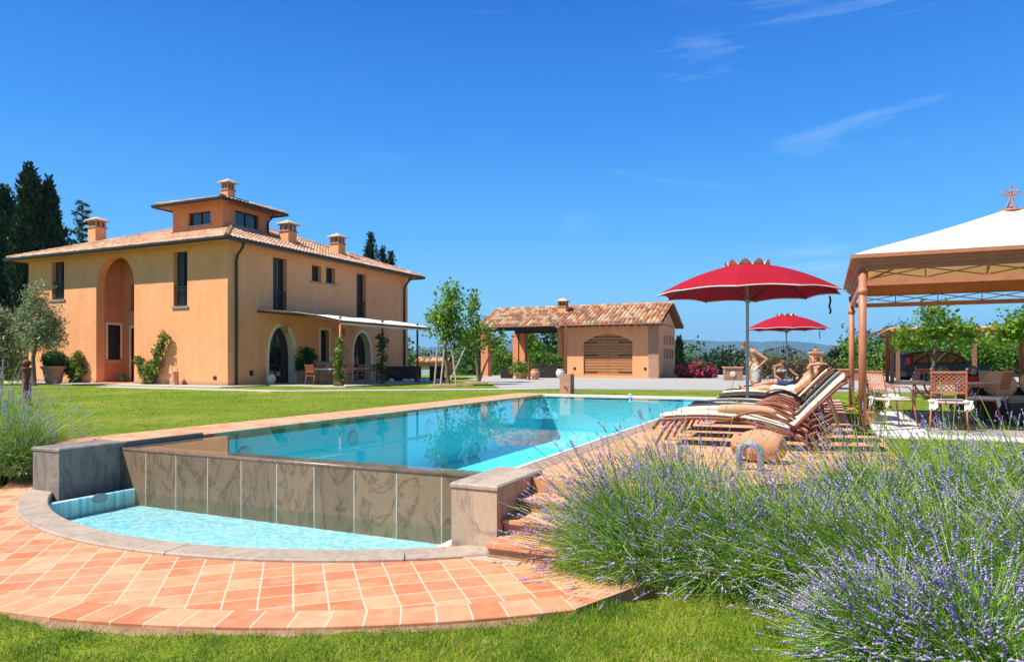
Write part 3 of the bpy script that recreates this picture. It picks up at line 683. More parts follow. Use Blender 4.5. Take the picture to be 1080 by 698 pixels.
# dark inner core so windows read deep; loggia room
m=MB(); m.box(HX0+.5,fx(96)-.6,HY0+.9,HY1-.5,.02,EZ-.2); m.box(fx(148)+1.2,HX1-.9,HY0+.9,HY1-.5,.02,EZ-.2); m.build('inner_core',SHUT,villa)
lx0,lx1=lg[0]-.04,lg[1]+1.1; ly=HY0+1.55
bwx=lambda px: onY(px,ly)[0]
bwz=lambda px,py: zat(py,onY(px,ly)[1])
lo=Fac('Y',ly,-1); ls_=Fac('X',lx0,1); lw=(HY0+.66,HY0+1.36,1.25,3.1); lu=(bwx(138),bwx(138)+1.0,bwz(140,328),bwz(140,300)); ld=(bwx(138.5),bwx(138.5)+1.1,.05,bwz(140,346))
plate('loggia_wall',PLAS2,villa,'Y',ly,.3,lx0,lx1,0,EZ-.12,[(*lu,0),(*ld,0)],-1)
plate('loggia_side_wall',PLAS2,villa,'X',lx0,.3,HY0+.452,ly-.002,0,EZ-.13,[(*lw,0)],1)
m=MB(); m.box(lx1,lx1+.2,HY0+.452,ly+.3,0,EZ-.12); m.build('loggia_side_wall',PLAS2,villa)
ls_.window(villa,*lw,.2,trim=True); lo.window(villa,*lu,.2,sill=True,shutter=False)
m=MB(); lo.box(m,ld[0],ld[1],ld[2],ld[3],.12,.16); dr=m.build('door',DARKW,villa)
m=MB(); e=.13
for (a,b,c,d) in ((ld[0]-e,ld[0],0,ld[3]+e),(ld[1],ld[1]+e,0,ld[3]+e),(ld[0],ld[1],ld[3],ld[3]+e)): lo.box(m,a,b,c,d,-.03,.1)
m.build('trim',CREAM,dr)
m=MB(); m.box(lx0,lx1,HY0+.01,ly,0,.035); m.build('loggia_floor',COTTO2,villa)
fr.window(villa,*w1,.3,rail=True); fr.window(villa,*w2,.3,rail=True)
rt.window(villa,*wa,.3,rail=True,sill=False); rt.window(villa,*wb,.3,rail=True,sill=False)
rt.window(villa,*s1,.3,shutter=False); rt.window(villa,*s2,.3,shutter=False); rt.window(villa,*gw,.3,trim=True)
rt.archdoor(villa,*d1,1.5); rt.archdoor(villa,*d2,1.5)
# plinth, vents, downpipes
m=MB(); m.box(HX0,lg[0],HY0-.03,HY0-.001,0,.18); m.box(lg[1],HX1+.03,HY0-.03,HY0-.001,0,.18); m.build('plinth',plain('plinth_render',(.50,.27,.15),.9),villa)
m=MB(); fr.box(m,fx(225),fx(228.5),.28,.46,-.02,.03); m.build('vent_grille',GUT,villa)
m=MB(); rt.box(m,ry(263),ry(267),.45,.72,-.02,.03); m.build('vent_grille',GUT,villa)
yq=HY0+.45
pipe(villa,[(HX1+.72,yq-.2,EZ-.08),(HX1+.6,yq-.1,EZ-.22),(HX1+.16,yq,EZ-.55),(HX1+.09,yq,EZ-.8),(HX1+.09,yq,.05)],.06)
pipe(villa,[(HX1+.72,HY1-.7,EZ-.08),(HX1+.6,HY1-.6,EZ-.22),(HX1+.16,HY1-.5,EZ-.55),(HX1+.09,HY1-.5,EZ-.8),(HX1+.09,HY1-.5,.05)],.06)
for px,py in ((289.5,0),(0,0)): pass
RP=.36; o=.72
vroof=hip_roof(villa,HX0-o,HX1+o,HY0-o,HY1+o,EZ+.07,RP)
gutter(villa,HX0-o,HX1+o,HY0-o,HY1+o,EZ+.10)
def roofz(x,y): return EZ+.07+RP*min(x-HX0+o,HX1+o-x,y-HY0+o,HY1+o-y)
for (px,X,Y,pt) in ((102.5,None,26.2,229),(303.8,-27.2,None,232.5),(356,-27.2,None,246.5)):
    if X is None: X,d=onY(px,Y)
    else: Y,d=onX(px,X)
    chimney(villa,X,Y,roofz(X,Y)-.25,zat(pt,d),.66,parent=vroof)
# tower
TX0,TX1,TY0,TY1=-32.65,-28.9,26.4,29.7; TZ=9.55
tf=Fac('Y',TY0,-1); tr_=Fac('X',TX1,1)
q=lambda px: onY(px,TY0)[0]; qz=lambda px,py: zat(py,onY(px,TY0)[1]); q2=lambda px: onX(px,TX1)[0]; qz2=lambda px,py: zat(py,onX(px,TX1)[1])
tw1=(q(198.5),q(222),qz(210,237.5),qz(210,223.5)); tw2=(q2(248),q2(273),qz2(260,240),qz2(260,224.5))
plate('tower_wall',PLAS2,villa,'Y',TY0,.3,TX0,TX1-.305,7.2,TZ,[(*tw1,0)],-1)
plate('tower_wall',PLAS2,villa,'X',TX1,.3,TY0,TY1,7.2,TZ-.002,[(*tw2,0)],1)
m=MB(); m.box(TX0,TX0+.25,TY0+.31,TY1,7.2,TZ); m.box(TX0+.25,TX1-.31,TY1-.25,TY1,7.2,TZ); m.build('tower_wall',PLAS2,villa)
tf.window(villa,*tw1,.18,shutter=False); tr_.window(villa,*tw2,.18,shutter=False)
to=.62
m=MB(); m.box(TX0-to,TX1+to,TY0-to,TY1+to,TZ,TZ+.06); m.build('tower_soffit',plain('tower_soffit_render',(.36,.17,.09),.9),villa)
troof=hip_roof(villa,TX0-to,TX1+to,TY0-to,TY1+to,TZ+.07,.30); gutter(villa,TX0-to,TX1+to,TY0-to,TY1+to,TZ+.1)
cp=atd(240.5,38.3); chimney(villa,cp.x,cp.y,TZ+.2,zat(189,38.3),.52,parent=troof)
pipe(villa,[(TX1+.6,TY1-.25,TZ-.1),(TX1+.45,TY1-.2,TZ-.25),(TX1+.08,TY1-.15,TZ-.5),(TX1+.08,TY1-.15,8.3)],.05)

# ---------------------------------------------------------------- pergola on the villa
pg=thing('pergola','white canvas pergola on rust red posts along the villa side wall','pergola',(-20.3,28.5,0))
PX_=-20.3; PYs=(25.3,28.6,31.85)
for y in PYs:
    m=MB(); m.tube([(PX_,y,.02),(PX_,y,3.05)],.055,12); m.lathe([(.16,0),(.13,.12),(.07,.3),(.055,.55)],(PX_,y,.02),12); m.ball((PX_,y,3.16),.07); 
    m.build('post',RUSTP if y<26 else RUSTD,pg,smooth=True)
m=MB(); m.box(PX_-.05,PX_+.05,25.2,33.2,2.93,3.0); m.box(HX1+.01,HX1+.09,25.2,33.2,3.55,3.63)
for y in (25.3,28.6,31.85,33.1):
    m.tube([(HX1+.05,y,3.58),(-22.8,y,3.42),(PX_,y,2.98)],.035,8)
m.build('frame',RUSTD,pg)
m=MB(); N=14; M2=20
for a in range(N+1):
    for b in range(M2+1):
        u=a/N; v=b/M2; x=HX1+.06+(PX_+.15-HX1)*u; y=25.22+7.95*v; sag=.05*math.sin(PI*((v*3)%1)); z=3.66-.14*u-.50*u**2.0-sag*math.sin(PI*u)
        m.v.append((x,y,z))
for a in range(N):
    for b in range(M2): o_=a*(M2+1)+b; m.f.append((o_,o_+1,o_+M2+2,o_+M2+1))
cv=m.build('canopy',WHITEC,pg,smooth=True); sd=cv.modifiers.new('s','SOLIDIFY'); sd.thickness=.012
m=MB(); k=0
while k<66:   # scalloped fringe
    y=25.25+k*.12; m.add([(PX_+.06,y,2.93),(PX_+.06,y+.12,2.93),(PX_+.06,y+.10,2.86),(PX_+.06,y+.06,2.82),(PX_+.06,y+.02,2.86)],[(0,1,2,3,4)]); k+=1
m.build('fringe',TRIMC,pg)
for y in (28.0,32.6):
    m=MB(); m.lathe([(.02,.35),(.10,.3),(.11,.0),(.05,-.05)],(HX1+.35,y-1.2,2.65),8); m.tube([(HX1,y-1.2,3.0),(HX1+.2,y-1.2,3.1),(HX1+.35,y-1.2,3.0)],.015,6)
    tag(m.build('wall_lantern',plain('brass_lantern',(.30,.20,.07),.4,.6)),'small brass lantern on villa side wall, '+('left' if y<30 else 'right')+' of the second arched door','lantern')

# ---------------------------------------------------------------- garage (carriage house)
GX0,GX1,GY0,GY1=-23.3,-10.2,45.9,51.5
g_=thing('garage','terracotta outbuilding with tiled gable roof, arched timber gate and open carport','outbuilding',(GX1,GY0,0))
gxl=onY(594,GY0)[0]
ga=(onY(615.4,GY0)[0],onY(667,GY0)[0],.2,3.05)
gf=Fac('Y',GY0,-1); gs=Fac('X',GX1,1)
plate('front_wall',PLAS,g_,'Y',GY0,.35,gxl,GX1-.355,0,3.72,[(*ga,.58)],-1)
sl=[]
for r in ((354,363.5),(368,378)):
    for k in range(4):
        a=onX(700+k*2.8,GX1)[0]; b=onX(701.9+k*2.8,GX1)[0]; sl.append((a,b,zat(r[1],49),zat(r[0],49),0))
plate('side_wall',PLAS,g_,'X',GX1,.35,GY0,GY1,0,3.7,sl,1)
for s_ in sl:
    m=MB(); gs.box(m,s_[0],s_[1],s_[2],s_[3],.22,.24); m.build('window',PANE,g_)
m=MB(); m.add([(GX1,GY0,3.7),(GX1,GY1,3.7),(GX1,48.7,4.95),(GX1-.35,GY0,3.7),(GX1-.35,GY1,3.7),(GX1-.35,48.7,4.95)],[(0,1,2),(3,5,4),(0,2,5,3),(1,4,5,2)]); m.build('gable',PLAS,g_)
m=MB(); gs.box(m,GY0+.0,GY1,3.66,3.74,-.05,-.002); m.build('string_course',BRICK,g_)
m=MB(); m.box(gxl,GX1-.36,GY1-.3,GY1,0,3.7); m.box(gxl,gxl+.3,GY0+.36,GY1-.3,0,3.7); m.build('rear_wall',PLAS,g_)
m=MB(); x_,d_=onY(588,GY0); m.box(x_,gxl-.002,GY0-.02,GY0+.5,1.55,3.7); m.build('corbel',PLAS2,g_)
m=MB(); m.box(onY(684,GY0)[0],GX1+.04,GY0-.06,GY0-.001,0,3.7); m.build('brick_pilaster',BRICK,g_)
# timber gate: two leaves of wide boards
WOODG=mottled('gate_timber',(.36,.15,.05),(.50,.24,.09),3,.6,25,.3,.01,stretch=(.4,.4,6))
pts=archpts(ga[0],ga[1],ga[2],ga[3],.58,n=20)
gm=(ga[0]+ga[1])/2
for (u0,u1) in ((ga[0]+.02,gm-.01),(gm+.01,ga[1]-.02)):
    m=MB(); nb=14; bh=(ga[3]-ga[2])/nb
    for k in range(nb):
        z0=ga[2]+k*bh; z1=z0+bh
        for (a,b) in ((u0,u1),):
            zc=(z0+z1)/2; 
            if zc>ga[3]-.58:
                t_=(zc-(ga[3]-.58))/.58; hw=(ga[1]-ga[0])/2*max(0,1-t_)**.5
                a=max(a,gm-hw); b=min(b,gm+hw)
            if b-a>.1:
                gf.box(m,a,b,z0+.015,z1-.03,.10,.16)
    gf.box(m,u0,u1,ga[2],ga[3]-.6,.16,.19)
    lf=m.build('gate_leaf',WOODG,g_)
    m=MB(); s_=1 if u0<gm-.5 else -1; e=u0 if s_>0 else u1
    for zz in (.42,1.55,2.45): 
        m=MB(); a,b=sorted((e,e+s_*1.0)); gf.box(m,a,b,zz-.03,zz+.03,.06,.099); m.build('hinge',IRONB,lf)
m=MB(); o_=archpts(ga[0],ga[1],ga[2],ga[3],.58); m.add([gf.p(*p_,.21) for p_ in o_],[tuple(range(len(o_)))]); m.build('gate_backing',DARKW,g_)
for px in (606,680.5):
    m=MB(); x_=onY(px,GY0)[0]; gf.box(m,x_-.09,x_+.09,.55,.73,-.02,.0-.001); m.build('vent_grille',GUT,g_)
# carport posts, beams
for (px,py,Y) in ((512.8,396.6,GY0+.25),(545.8,None,GY1-.25),(None,None,GY1-.25)):
    X=onY(px,Y)[0] if px else GX0+.8
    m=MB(); m.box(X-.3,X+.3,Y-.3,Y+.3,0,3.45); m.build('pillar',PLAS2,g_)
for y_ in (GY0+.1,GY1-.35): m=MB(); m.box(GX0+.1,gxl-.01,y_,y_+.25,3.42,3.68); m.build('beam',DARKW,g_)
m=MB(); e=.95; EG=3.62; rg=EG+(48.7-(GY0-e))*.40
for sy,y0 in ((1,GY0-e),(-1,GY1+e)):
    m.add([(GX0-.25,y0,EG),(GX1+.45,y0,EG),(GX1+.45,48.7,rg),(GX0-.25,48.7,rg),(GX0-.25,y0,EG+.06),(GX1+.45,y0,EG+.06),(GX1+.45,48.7,rg+.06),(GX0-.25,48.7,rg+.06)],[(0,1,2,3),(4,5,6,7),(0,1,5,4),(1,2,6,5),(3,0,4,7)])
m.build('roof_deck',plain('roof_deck_timber',(.17,.085,.045),.8),g_)
m=MB(); k=GX0-.2
while k<GX1+.4: m.box(k,k+.09,GY0-e+.05,GY0-.0,EG-.07,EG-.005,Matrix.Identity(4)); k+=.5
m.build('rafter_tail',DARKW,g_)
m=MB(); Wg=48.7-(GY0-e)
roof_slope(m,(GX0-.27,GY0-e-.05,EG+.06),(1,0,0),(0,1,0),GX1+.47-(GX0-.27),Wg+.05,.40,0,0,.30,.45,.135,.025)
roof_slope(m,(GX1+.47,GY1+e+.05,EG+.06),(-1,0,0),(0,-1,0),GX1+.47-(GX0-.27),Wg+.05,.40,0,0,.30,.45,.135,.025)
ridge_caps(m,(GX0-.27,48.7,rg+.06),(GX1+.47,48.7,rg+.06),.13)
groof=m.build('roof',TILE2,g_)
m=MB(); m.tube([(GX0-.27,GY0-e-.06,EG+.025),(GX1+.47,GY0-e-.06,EG+.025)],.06,8); m.build('gutter',plain('copper_gutter',(.10,.055,.035),.5,.4),g_)
x_,d_=onY(594,47.6); chimney(g_,x_,47.6,4.2,zat(314.5,d_),.62,parent=groof)
pipe(g_,[(gxl+.1,GY0-e-.05,EG-.05),(gxl+.05,GY0-.1,3.2),(gxl+.05,GY0-.06,.05)],.05,plain('copper_pipe',(.32,.10,.05),.4,.5))
flat('garage_floor',[(GX0-.4,GY0-1),(gxl,GY0-1),(gxl,GY1+.6),(GX0-.4,GY1+.6)],.03,PATHM,.12)

# ---------------------------------------------------------------- gazebo
GZX0,GZX1,GZY0,GZY1=.55,5.5,12.33,17.28
gz=thing('gazebo','large terracotta metal gazebo with white pitched canopy and scrolled finial','gazebo',(3.02,14.8,0))
for (x,y) in ((GZX0,GZY0),(GZX1,GZY0),(GZX0,GZY1),(GZX1,GZY1)):
    m=MB(); m.tube([(x,y,.02),(x,y,2.62)],.058,18); m.lathe([(.085,0),(.085,.05),(.062,.09)],(x,y,.02),18)
    m.lathe([(.06,2.22),(.075,2.24),(.085,2.27),(.075,2.30),(.06,2.32)],(x,y,0),18); m.build('post',GAZ,gz,smooth=True)
m=MB(); oo=.17
for (off,z0,z1) in ((.02,2.63,2.68),(.07,2.68,2.73),(.11,2.73,2.79),(oo,2.79,2.85)):
    a0,a1,b0,b1=GZX0-off,GZX1+off,GZY0-off,GZY1+off; t_=off+.05
    m.box(a0,a1,b0,b0+t_,z0,z1); m.box(a0,a1,b1-t_,b1,z0,z1); m.box(a0,a0+t_,b0+t_,b1-t_,z0,z1); m.box(a1-t_,a1,b0+t_,b1-t_,z0,z1)
m.build('cornice',GAZ,gz)
def latt(m,p,q,z0,z1,n):
    p,q=Vector(p),Vector(q)
    for k in range(n):
        a=p.lerp(q,k/n); b=p.lerp(q,(k+1)/n); e=(b-a)*.0
        m.tube([(a.x,a.y,z0),(b.x,b.y,z1)],.011,6); m.tube([(a.x,a.y,z1),(b.x,b.y,z0)],.011,6); m.tube([(a.x,a.y,z0),(a.x,a.y,z1)],.011,6)
        c=a.lerp(b,.5); 
def rail(m,p,q,z0,z1,w=.025):
    p,q=Vector(p),Vector(q)
    if abs(p.x-q.x)>abs(p.y-q.y): m.box(min(p.x,q.x),max(p.x,q.x),p.y-w,p.y+w,z0,z1)
    else: m.box(p.x-w,p.x+w,min(p.y,q.y),max(p.y,q.y),z0,z1)
sides=[((GZX0,GZY0),(GZX1,GZY0)),((GZX0,GZY1),(GZX1,GZY1)),((GZX0,GZY0),(GZX0,GZY1)),((GZX1,GZY0),(GZX1,GZY1))]
for a,b in sides:
    m=MB(); A=(*a,0);B=(*b,0); d=(Vector(B)-Vector(A)).normalized()*.07; A=Vector(A)+d; B=Vector(B)-d
    latt(m,A,B,2.46,2.61,6); rail(m,A,B,2.605,2.63); rail(m,A,B,2.36,2.45,.03)
    m.build('lattice_frieze',GAZ,gz)
cxg,cyg=(GZX0+GZX1)/2,(GZY0+GZY1)/2; AP=3.84
m=MB(); N=12
crn=[(GZX0-.12,GZY0-.12),(GZX1+.12,GZY0-.12),(GZX1+.12,GZY1+.12),(GZX0-.12,GZY1+.12)]
rings=[]
for k in range(N+1):
    t_=k/N; z=2.86+(AP-2.86)*(t_)**.92-.05*math.sin(PI*t_); s_=1-t_*.96; rings.append(len(m.v))
    for c0,c1 in zip(crn,crn[1:]+crn[:1]):
        for j in range(6):
            f=j/6; x=c0[0]+(c1[0]-c0[0])*f; y=c0[1]+(c1[1]-c0[1])*f; m.v.append((cxg+(x-cxg)*s_,cyg+(y-cyg)*s_,z-.015*math.sin(PI*f)))
for a,b in zip(rings,rings[1:]):
    for j in range(24): m.f.append((a+j,a+(j+1)%24,b+(j+1)%24,b+j))
cn_=m.build('canopy',cloth('gazebo_canvas',(.90,.88,.82),.42,.03,(.95,.66,.32)),gz,smooth=False); sd=cn_.modifiers.new('s','SOLIDIFY'); sd.thickness=.01
m=MB()
for c in crn: m.tube([(c[0]+(cxg-c[0])*.04,c[1]+(cyg-c[1])*.04,2.82),(cxg,cyg,AP-.12)],.02,6)
for (x,y) in ((cxg,GZY0),(cxg,GZY1),(GZX0,cyg),(GZX1,cyg),(GZX0+1.3,GZY0),(GZX0+3.7,GZY0)): m.tube([(x,y,2.8),(cxg+(x-cxg)*.03,cyg+(y-cyg)*.03,AP-.12)],.016,6)
m.build('roof_rib',GAZD,gz)
# finial
m=MB(); b=Vector((cxg,cyg,AP-.02))
m.lathe([(.20,0),(.19,.02),(.13,.04)],b,16)
for k in range(4):
    a=k*PI/2+.4; u=Vector((math.cos(a),math.sin(a),0))
    m.tube([b+u*.15+Vector((0,0,.03)),b+u*.08+Vector((0,0,.10)),b+u*.03+Vector((0,0,.19)),b+u*.012+Vector((0,0,.28))],.010,6)
    pts=[b+u*(.015+.075*(1-math.cos(t_)))+Vector((0,0,.29+.055*math.sin(t_)+.012*t_)) for t_ in [j*.45 for j in range(13)]]
    m.tube(pts,.009,6)
m.ball(b+Vector((0,0,.09)),.03); m.ball(b+Vector((0,0,.30)),.028); m.tube([b+Vector((0,0,.30)),b+Vector((0,0,.44))],.012,8); m.ball(b+Vector((0,0,.44)),.022); m.tube([b+Vector((0,0,.45)),b+Vector((0,0,.52))],[.012,.002],6)
m.build('finial',GAZ,gz,smooth=True)
m=MB(); m.bbox(.74,6.1,12.0,17.6,-.25,.022,.012); tag(m.build('gazebo_floor',MARBLE),kind='structure')
m=MB(); m.bbox(1.5,6.0,12.32,17.4,.0,.027,.003); tag(m.build('gazebo_paving',brickmat('grey_floor_tile',(.27,.24,.225),(.33,.29,.27),(.22,.2,.19),.5,.5,.006,vary=(.9,.1))),kind='structure')


# ================================================================ vegetation helpers
def unit(v): return v/np.maximum(np.linalg.norm(v,axis=-1,keepdims=True),1e-9)
def leafquads(P, size, asp=.45, up=.4, rng=RNG, dirs=None, jit=.4):
    """one pointed folded leaf per point; returns V,F (quads)"""
    n=len(P); d=unit(rng.normal(size=(n,3))) if dirs is None else unit(dirs+rng.normal(size=(n,3))*jit)
    nrm=unit(rng.normal(size=(n,3))+np.array([0,0,up*2])); s=unit(np.cross(d,nrm)); s=np.where(np.isfinite(s),s,0)
    L_=size*(.6+.8*rng.random((n,1))); Wd=L_*asp*.5
    a=P; b=P+d*L_*.5+s*Wd; c=P+d*L_; e=P+d*L_*.5-s*Wd
    V=np.stack([a,b,c,e],1).reshape(-1,3); F=np.arange(n*4).reshape(-1,4); return V,F
def clumps(blobs, nclump, per, spread, rng=RNG, shell=.55, squash=1):
    """points gathered in leaf clumps through the volume of the blobs (c, (rx,ry,rz))"""
    vol=np.array([b[1][0]*b[1][1]*b[1][2] for b in blobs])**.75; pr=vol/vol.sum()
    idx=rng.choice(len(blobs),nclump,p=pr); d=unit(rng.normal(size=(nclump,3))); r=(shell+(1-shell)*rng.random((nclump,1)))**.8
    r=np.where(rng.random((nclump,1))<.25,rng.random((nclump,1))**.5*.8,r)
    c=np.array([blobs[i][0] for i in idx]); R=np.array([blobs[i][1] for i in idx]); cc=c+d*R*r*(.85+.3*rng.random((nclump,1)))
    P=np.repeat(cc,per,0)+rng.normal(size=(nclump*per,3))*spread*np.array([1,1,squash]); return P
def ribbons(B, D, Ln, w, seg, droop, rng=RNG, bend=None, taper=True):
    """thin blades: base B, direction D, length Ln(n,), width w, droop(n,) -> V,F quads"""
    n=len(B); t=np.linspace(0,1,seg+1)[None,:,None]; L_=Ln.reshape(-1,1,1)
    D=unit(D); hor=D*np.array([1,1,0]); hor=unit(hor+1e-6)
    C_=B[:,None,:]+D[:,None,:]*L_*t+ (hor[:,None,:]*.35-np.array([0,0,1.0]))*(droop.reshape(-1,1,1)*L_*t**2.2)
    if bend is not None: C_=C_+bend[:,None,:]*L_*t**2
    s=unit(np.cross(D,rng.normal(size=(n,3))))[:,None,:]
    ww=(w if np.isscalar(w) else w.reshape(-1,1,1))*((1-t*.85) if taper else 1)*.5
    V=np.stack([C_-s*ww,C_+s*ww],2).reshape(n,-1,3)
    base=(np.arange(n)*(seg+1)*2)[:,None,None]; k=np.arange(seg)[None,:,None]*2
    F=(base+k+np.array([0,1,3,2])[None,None,:]).reshape(-1,4)
    return V.reshape(-1,3),F,C_
def merge(parts):
    Vs=[];Fs=[];o=0
    for V,F in parts: Vs.append(V);Fs.append(F+o);o+=len(V)
    return np.concatenate(Vs),np.concatenate(Fs)
G_MAPLE=leafmat('young_tree_leaf',[(0,(.07,.16,.012)),(.4,(.14,.28,.02)),(.8,(.24,.38,.035)),(1,(.34,.46,.06))],.5,.45)
G_DARK=leafmat('cypress_leaf',[(0,(.008,.022,.008)),(.5,(.018,.045,.014)),(1,(.04,.085,.025))],.7,.1)
G_CONE=leafmat('conifer_leaf',[(0,(.012,.03,.016)),(.6,(.03,.065,.035)),(1,(.06,.11,.06))],.7,.1)
G_OLIVE=leafmat('olive_leaf',[(0,(.09,.13,.05)),(.4,(.18,.24,.09)),(.75,(.30,.35,.17)),(1,(.50,.54,.38))],.5,.25)
G_WOOD=leafmat('woodland_leaf',[(0,(.02,.055,.010)),(.4,(.045,.105,.016)),(.8,(.085,.165,.028)),(1,(.13,.21,.05))],.7,.25,(.07,(.55,.65,.6),(1.35,1.25,1.1)))
G_BRIGHT=leafmat('bright_bush_leaf',[(0,(.05,.13,.012)),(.5,(.10,.23,.02)),(1,(.20,.33,.05))],.55,.35)
G_BOX=leafmat('box_leaf',[(0,(.012,.05,.008)),(.6,(.03,.10,.015)),(1,(.06,.16,.03))],.5,.2)
G_ROSE=leafmat('rose_leaf',[(0,(.07,.14,.015)),(.5,(.16,.24,.03)),(.85,(.26,.34,.06)),(1,(.40,.30,.12))],.5,.35)
FL_RED=leafmat('red_petal',[(0,(.55,.01,.02)),(1,(.75,.04,.06))],.5,.3)
FL_MAG=leafmat('magenta_petal',[(0,(.30,.01,.06)),(.5,(.55,.02,.13)),(.9,(.70,.07,.20)),(1,(.75,.25,.35))],.5,.3)
FL_PINK=leafmat('pink_petal',[(0,(.75,.25,.25)),(1,(.80,.50,.45))],.5,.3)
G_LAVST=leafmat('lavender_stem',[(0,(.16,.27,.03)),(.35,(.27,.45,.04)),(.7,(.36,.55,.07)),(.9,(.44,.50,.18)),(1,(.55,.50,.26))],.5,.3)
G_LAVLF=leafmat('lavender_leaf',[(0,(.10,.19,.04)),(.3,(.19,.40,.03)),(.6,(.31,.54,.05)),(.85,(.38,.52,.20)),(1,(.54,.60,.38))],.6,.3)
FL_LAV=leafmat('lavender_flower',[(0,(.19,.14,.36)),(.4,(.33,.26,.56)),(.8,(.50,.42,.72)),(1,(.62,.56,.80))],.7,.2)
MASK=G_DARK
def limbs(m, base, h0, targets, r0, trunktop, lean=(0,0)):
    b=Vector(base); tt=Vector(trunktop)
    mid=b.lerp(tt,.5)+Vector((random.uniform(-.05,.05),random.uniform(-.05,.05),0))*h0
    m.tube([b-Vector((0,0,.1)),b+Vector((0,0,.05)),mid,tt],[r0*1.5,r0*1.1,r0*.85,r0*.6],10)
    for q in targets:
        q=Vector(q); s=mid.lerp(tt,random.uniform(.1,1)); md=s.lerp(q,.5)+Vector((random.uniform(-.1,.1),random.uniform(-.1,.1),random.uniform(.0,.15)))*(q-s).length
        m.tube([s,md,q],[r0*.42,r0*.27,r0*.08],6)
def tree(name,label,base,h,blobs,ncl,per,spread,leaf,mat,r0,group=None,asp=.45,cat='tree',shell=.4,bark=BARK,ttop=None,twigs=True,squash=1):
    t=thing(name,label,cat,base,group=group)
    b=Vector(base)
    bl=[(b+Vector(c),r) for c,r in blobs]
    m=MB(); limbs(m,b,h,[Vector(c)+Vector((random.uniform(-.3,.3)*r[0],random.uniform(-.3,.3)*r[1],r[2]*.3)) for c,r in bl],r0,b+Vector(ttop or (0,0,h*.72)))
    P=clumps([(np.array(c),r) for c,r in bl],ncl,per,spread,shell=shell,squash=squash)
    if twigs:
        for k in range(0,ncl,max(1,ncl//60)):
            q=Vector(P[k*per]); near=min(bl,key=lambda z:(Vector(z[0])-q).length); c=Vector(near[0]); m.tube([c,c.lerp(q,.5)+Vector((0,0,.05)),q],[r0*.14,r0*.09,r0*.03],4)
    m.build('trunk',bark,t,smooth=True)
    V,F=leafquads(P,leaf,asp); npobj('crown',V,F,mat,t); return t
def cypress(name,label,base,h,r,n,leaf,mat=G_DARK,group=None,open_=.12,tip=1.0):
    t=thing(name,label,'tree',base,group=group); b=np.array(base,float)
    m=MB(); m.tube([Vector(base)-Vector((0,0,.2)),Vector(base)+Vector((0,0,h*.3)),Vector(base)+Vector((0,0,h*.93))],[r*.16,r*.12,.03],8); m.build('trunk',BARK,t,smooth=True)
    rng=RNG; k=max(6,int(h*3.2)); spires=[]
    for i in range(k):   # upright plumes
        a=rng.random()*2*PI; z0=rng.random()**1.1*.80; rr=r*(1-z0)**.55*(.35+.5*rng.random()); ln=h*(.10+.16*rng.random())*(1.15-z0*.5)
        spires.append((rr*math.cos(a),rr*math.sin(a),z0*h,ln))
    spires.append((0,0,h*.72,h*.28)); spires.append((r*.1,0,h*.6,h*.33))
    per=n//len(spires); Ps=[];Ds=[]
    for (x,y,z,ln) in spires:
        u=rng.random(per); w_=ln*.16*(np.sin(PI*np.clip(u*.85+.12,0,1))**.8)+.03; a=rng.random(per)*2*PI; q=rng.random(per)**.35*w_*(1+.5*rng.normal(size=per)*.4)
        x_=x*(1+.12*u*ln/h)+q*np.cos(a); y_=y*(1+.1*u)+q*np.sin(a); zz=z+u*ln
        P=np.stack([x_,y_,zz],-1); Ps.append(P); Ds.append(np.stack([np.cos(a)*.45,np.sin(a)*.45,np.ones(per)],-1))
    # inner fill
    nf=n//2; u=rng.random(nf); a=rng.random(nf)*2*PI; R_=r*.78*np.where(u<.15,.55+u*3,(1-(u-.15)/.85)**.62)*rng.random(nf)**.45
    R_=R_*(1+.22*np.sin(a*5+u*14)); Ps.append(np.stack([R_*np.cos(a),R_*np.sin(a),u*h*.97],-1)); Ds.append(np.stack([np.cos(a)*.4,np.sin(a)*.4,np.ones(nf)],-1))
    P=np.concatenate(Ps)+b; D=np.concatenate(Ds); V,F=leafquads(P,leaf,.42,dirs=D,jit=.28); npobj('crown',V,F,mat,t); return t

# --- cypresses and conifer behind the villa
for (px,d,h,r,lab) in ((4,50,14.2,2.3,'tall dark cypress cut by the left edge of the photo behind the villa'),(31,48,15.2,1.5,'second dark cypress from the left, thin pointed top behind the villa'),(51,49,14.5,1.9,'broad dark cypress nearest the villa roof corner')):
    p=atd(px,d); p.z=-.2; cypress('cypress_tree',lab,p,h,r,15000,.34)
def conifer(label,px,d,h,r):
    p=atd(px,d); p.z=-.2; t=thing('conifer_tree',label,'tree',p); m=MB(); b=Vector(p); m.tube([b,b+Vector((0,0,h))],[.2,.03],8)
    Ps=[];Ds=[]
    for k in range(60):
        f=.2+.8*(k/60); z=h*f; ln=r*(1-f)**.7*random.uniform(.7,1.15)+.15; a=k*2.4+random.random(); e=b+Vector((math.cos(a)*ln,math.sin(a)*ln,z+ln*.18))
        m.tube([b+Vector((0,0,z)),e],[.04,.01],4); n=int(70*ln)+25; u=RNG.random(n)
        q=np.array(b)+np.array([0,0,z])+np.outer(u,np.array(e-b)-np.array([0,0,z]))+RNG.normal(size=(n,3))*np.array([.16,.16,.10])*(.5+ln*.3)
        Ps.append(q); Ds.append(np.tile([math.cos(a)*.8,math.sin(a)*.8,.3],(n,1)))
    m.build('trunk',BARK,t); V,F=leafquads(np.concatenate(Ps),.30,.3,dirs=np.concatenate(Ds),jit=.4); npobj('crown',V,F,G_CONE,t); return t
conifer('blue green conifer rising behind the villa roof beside the left chimney',87,62,15.9,2.6)
conifer('dark spreading conifer beyond the drive between red parasol and gazebo',887,60,2.4,2.2)
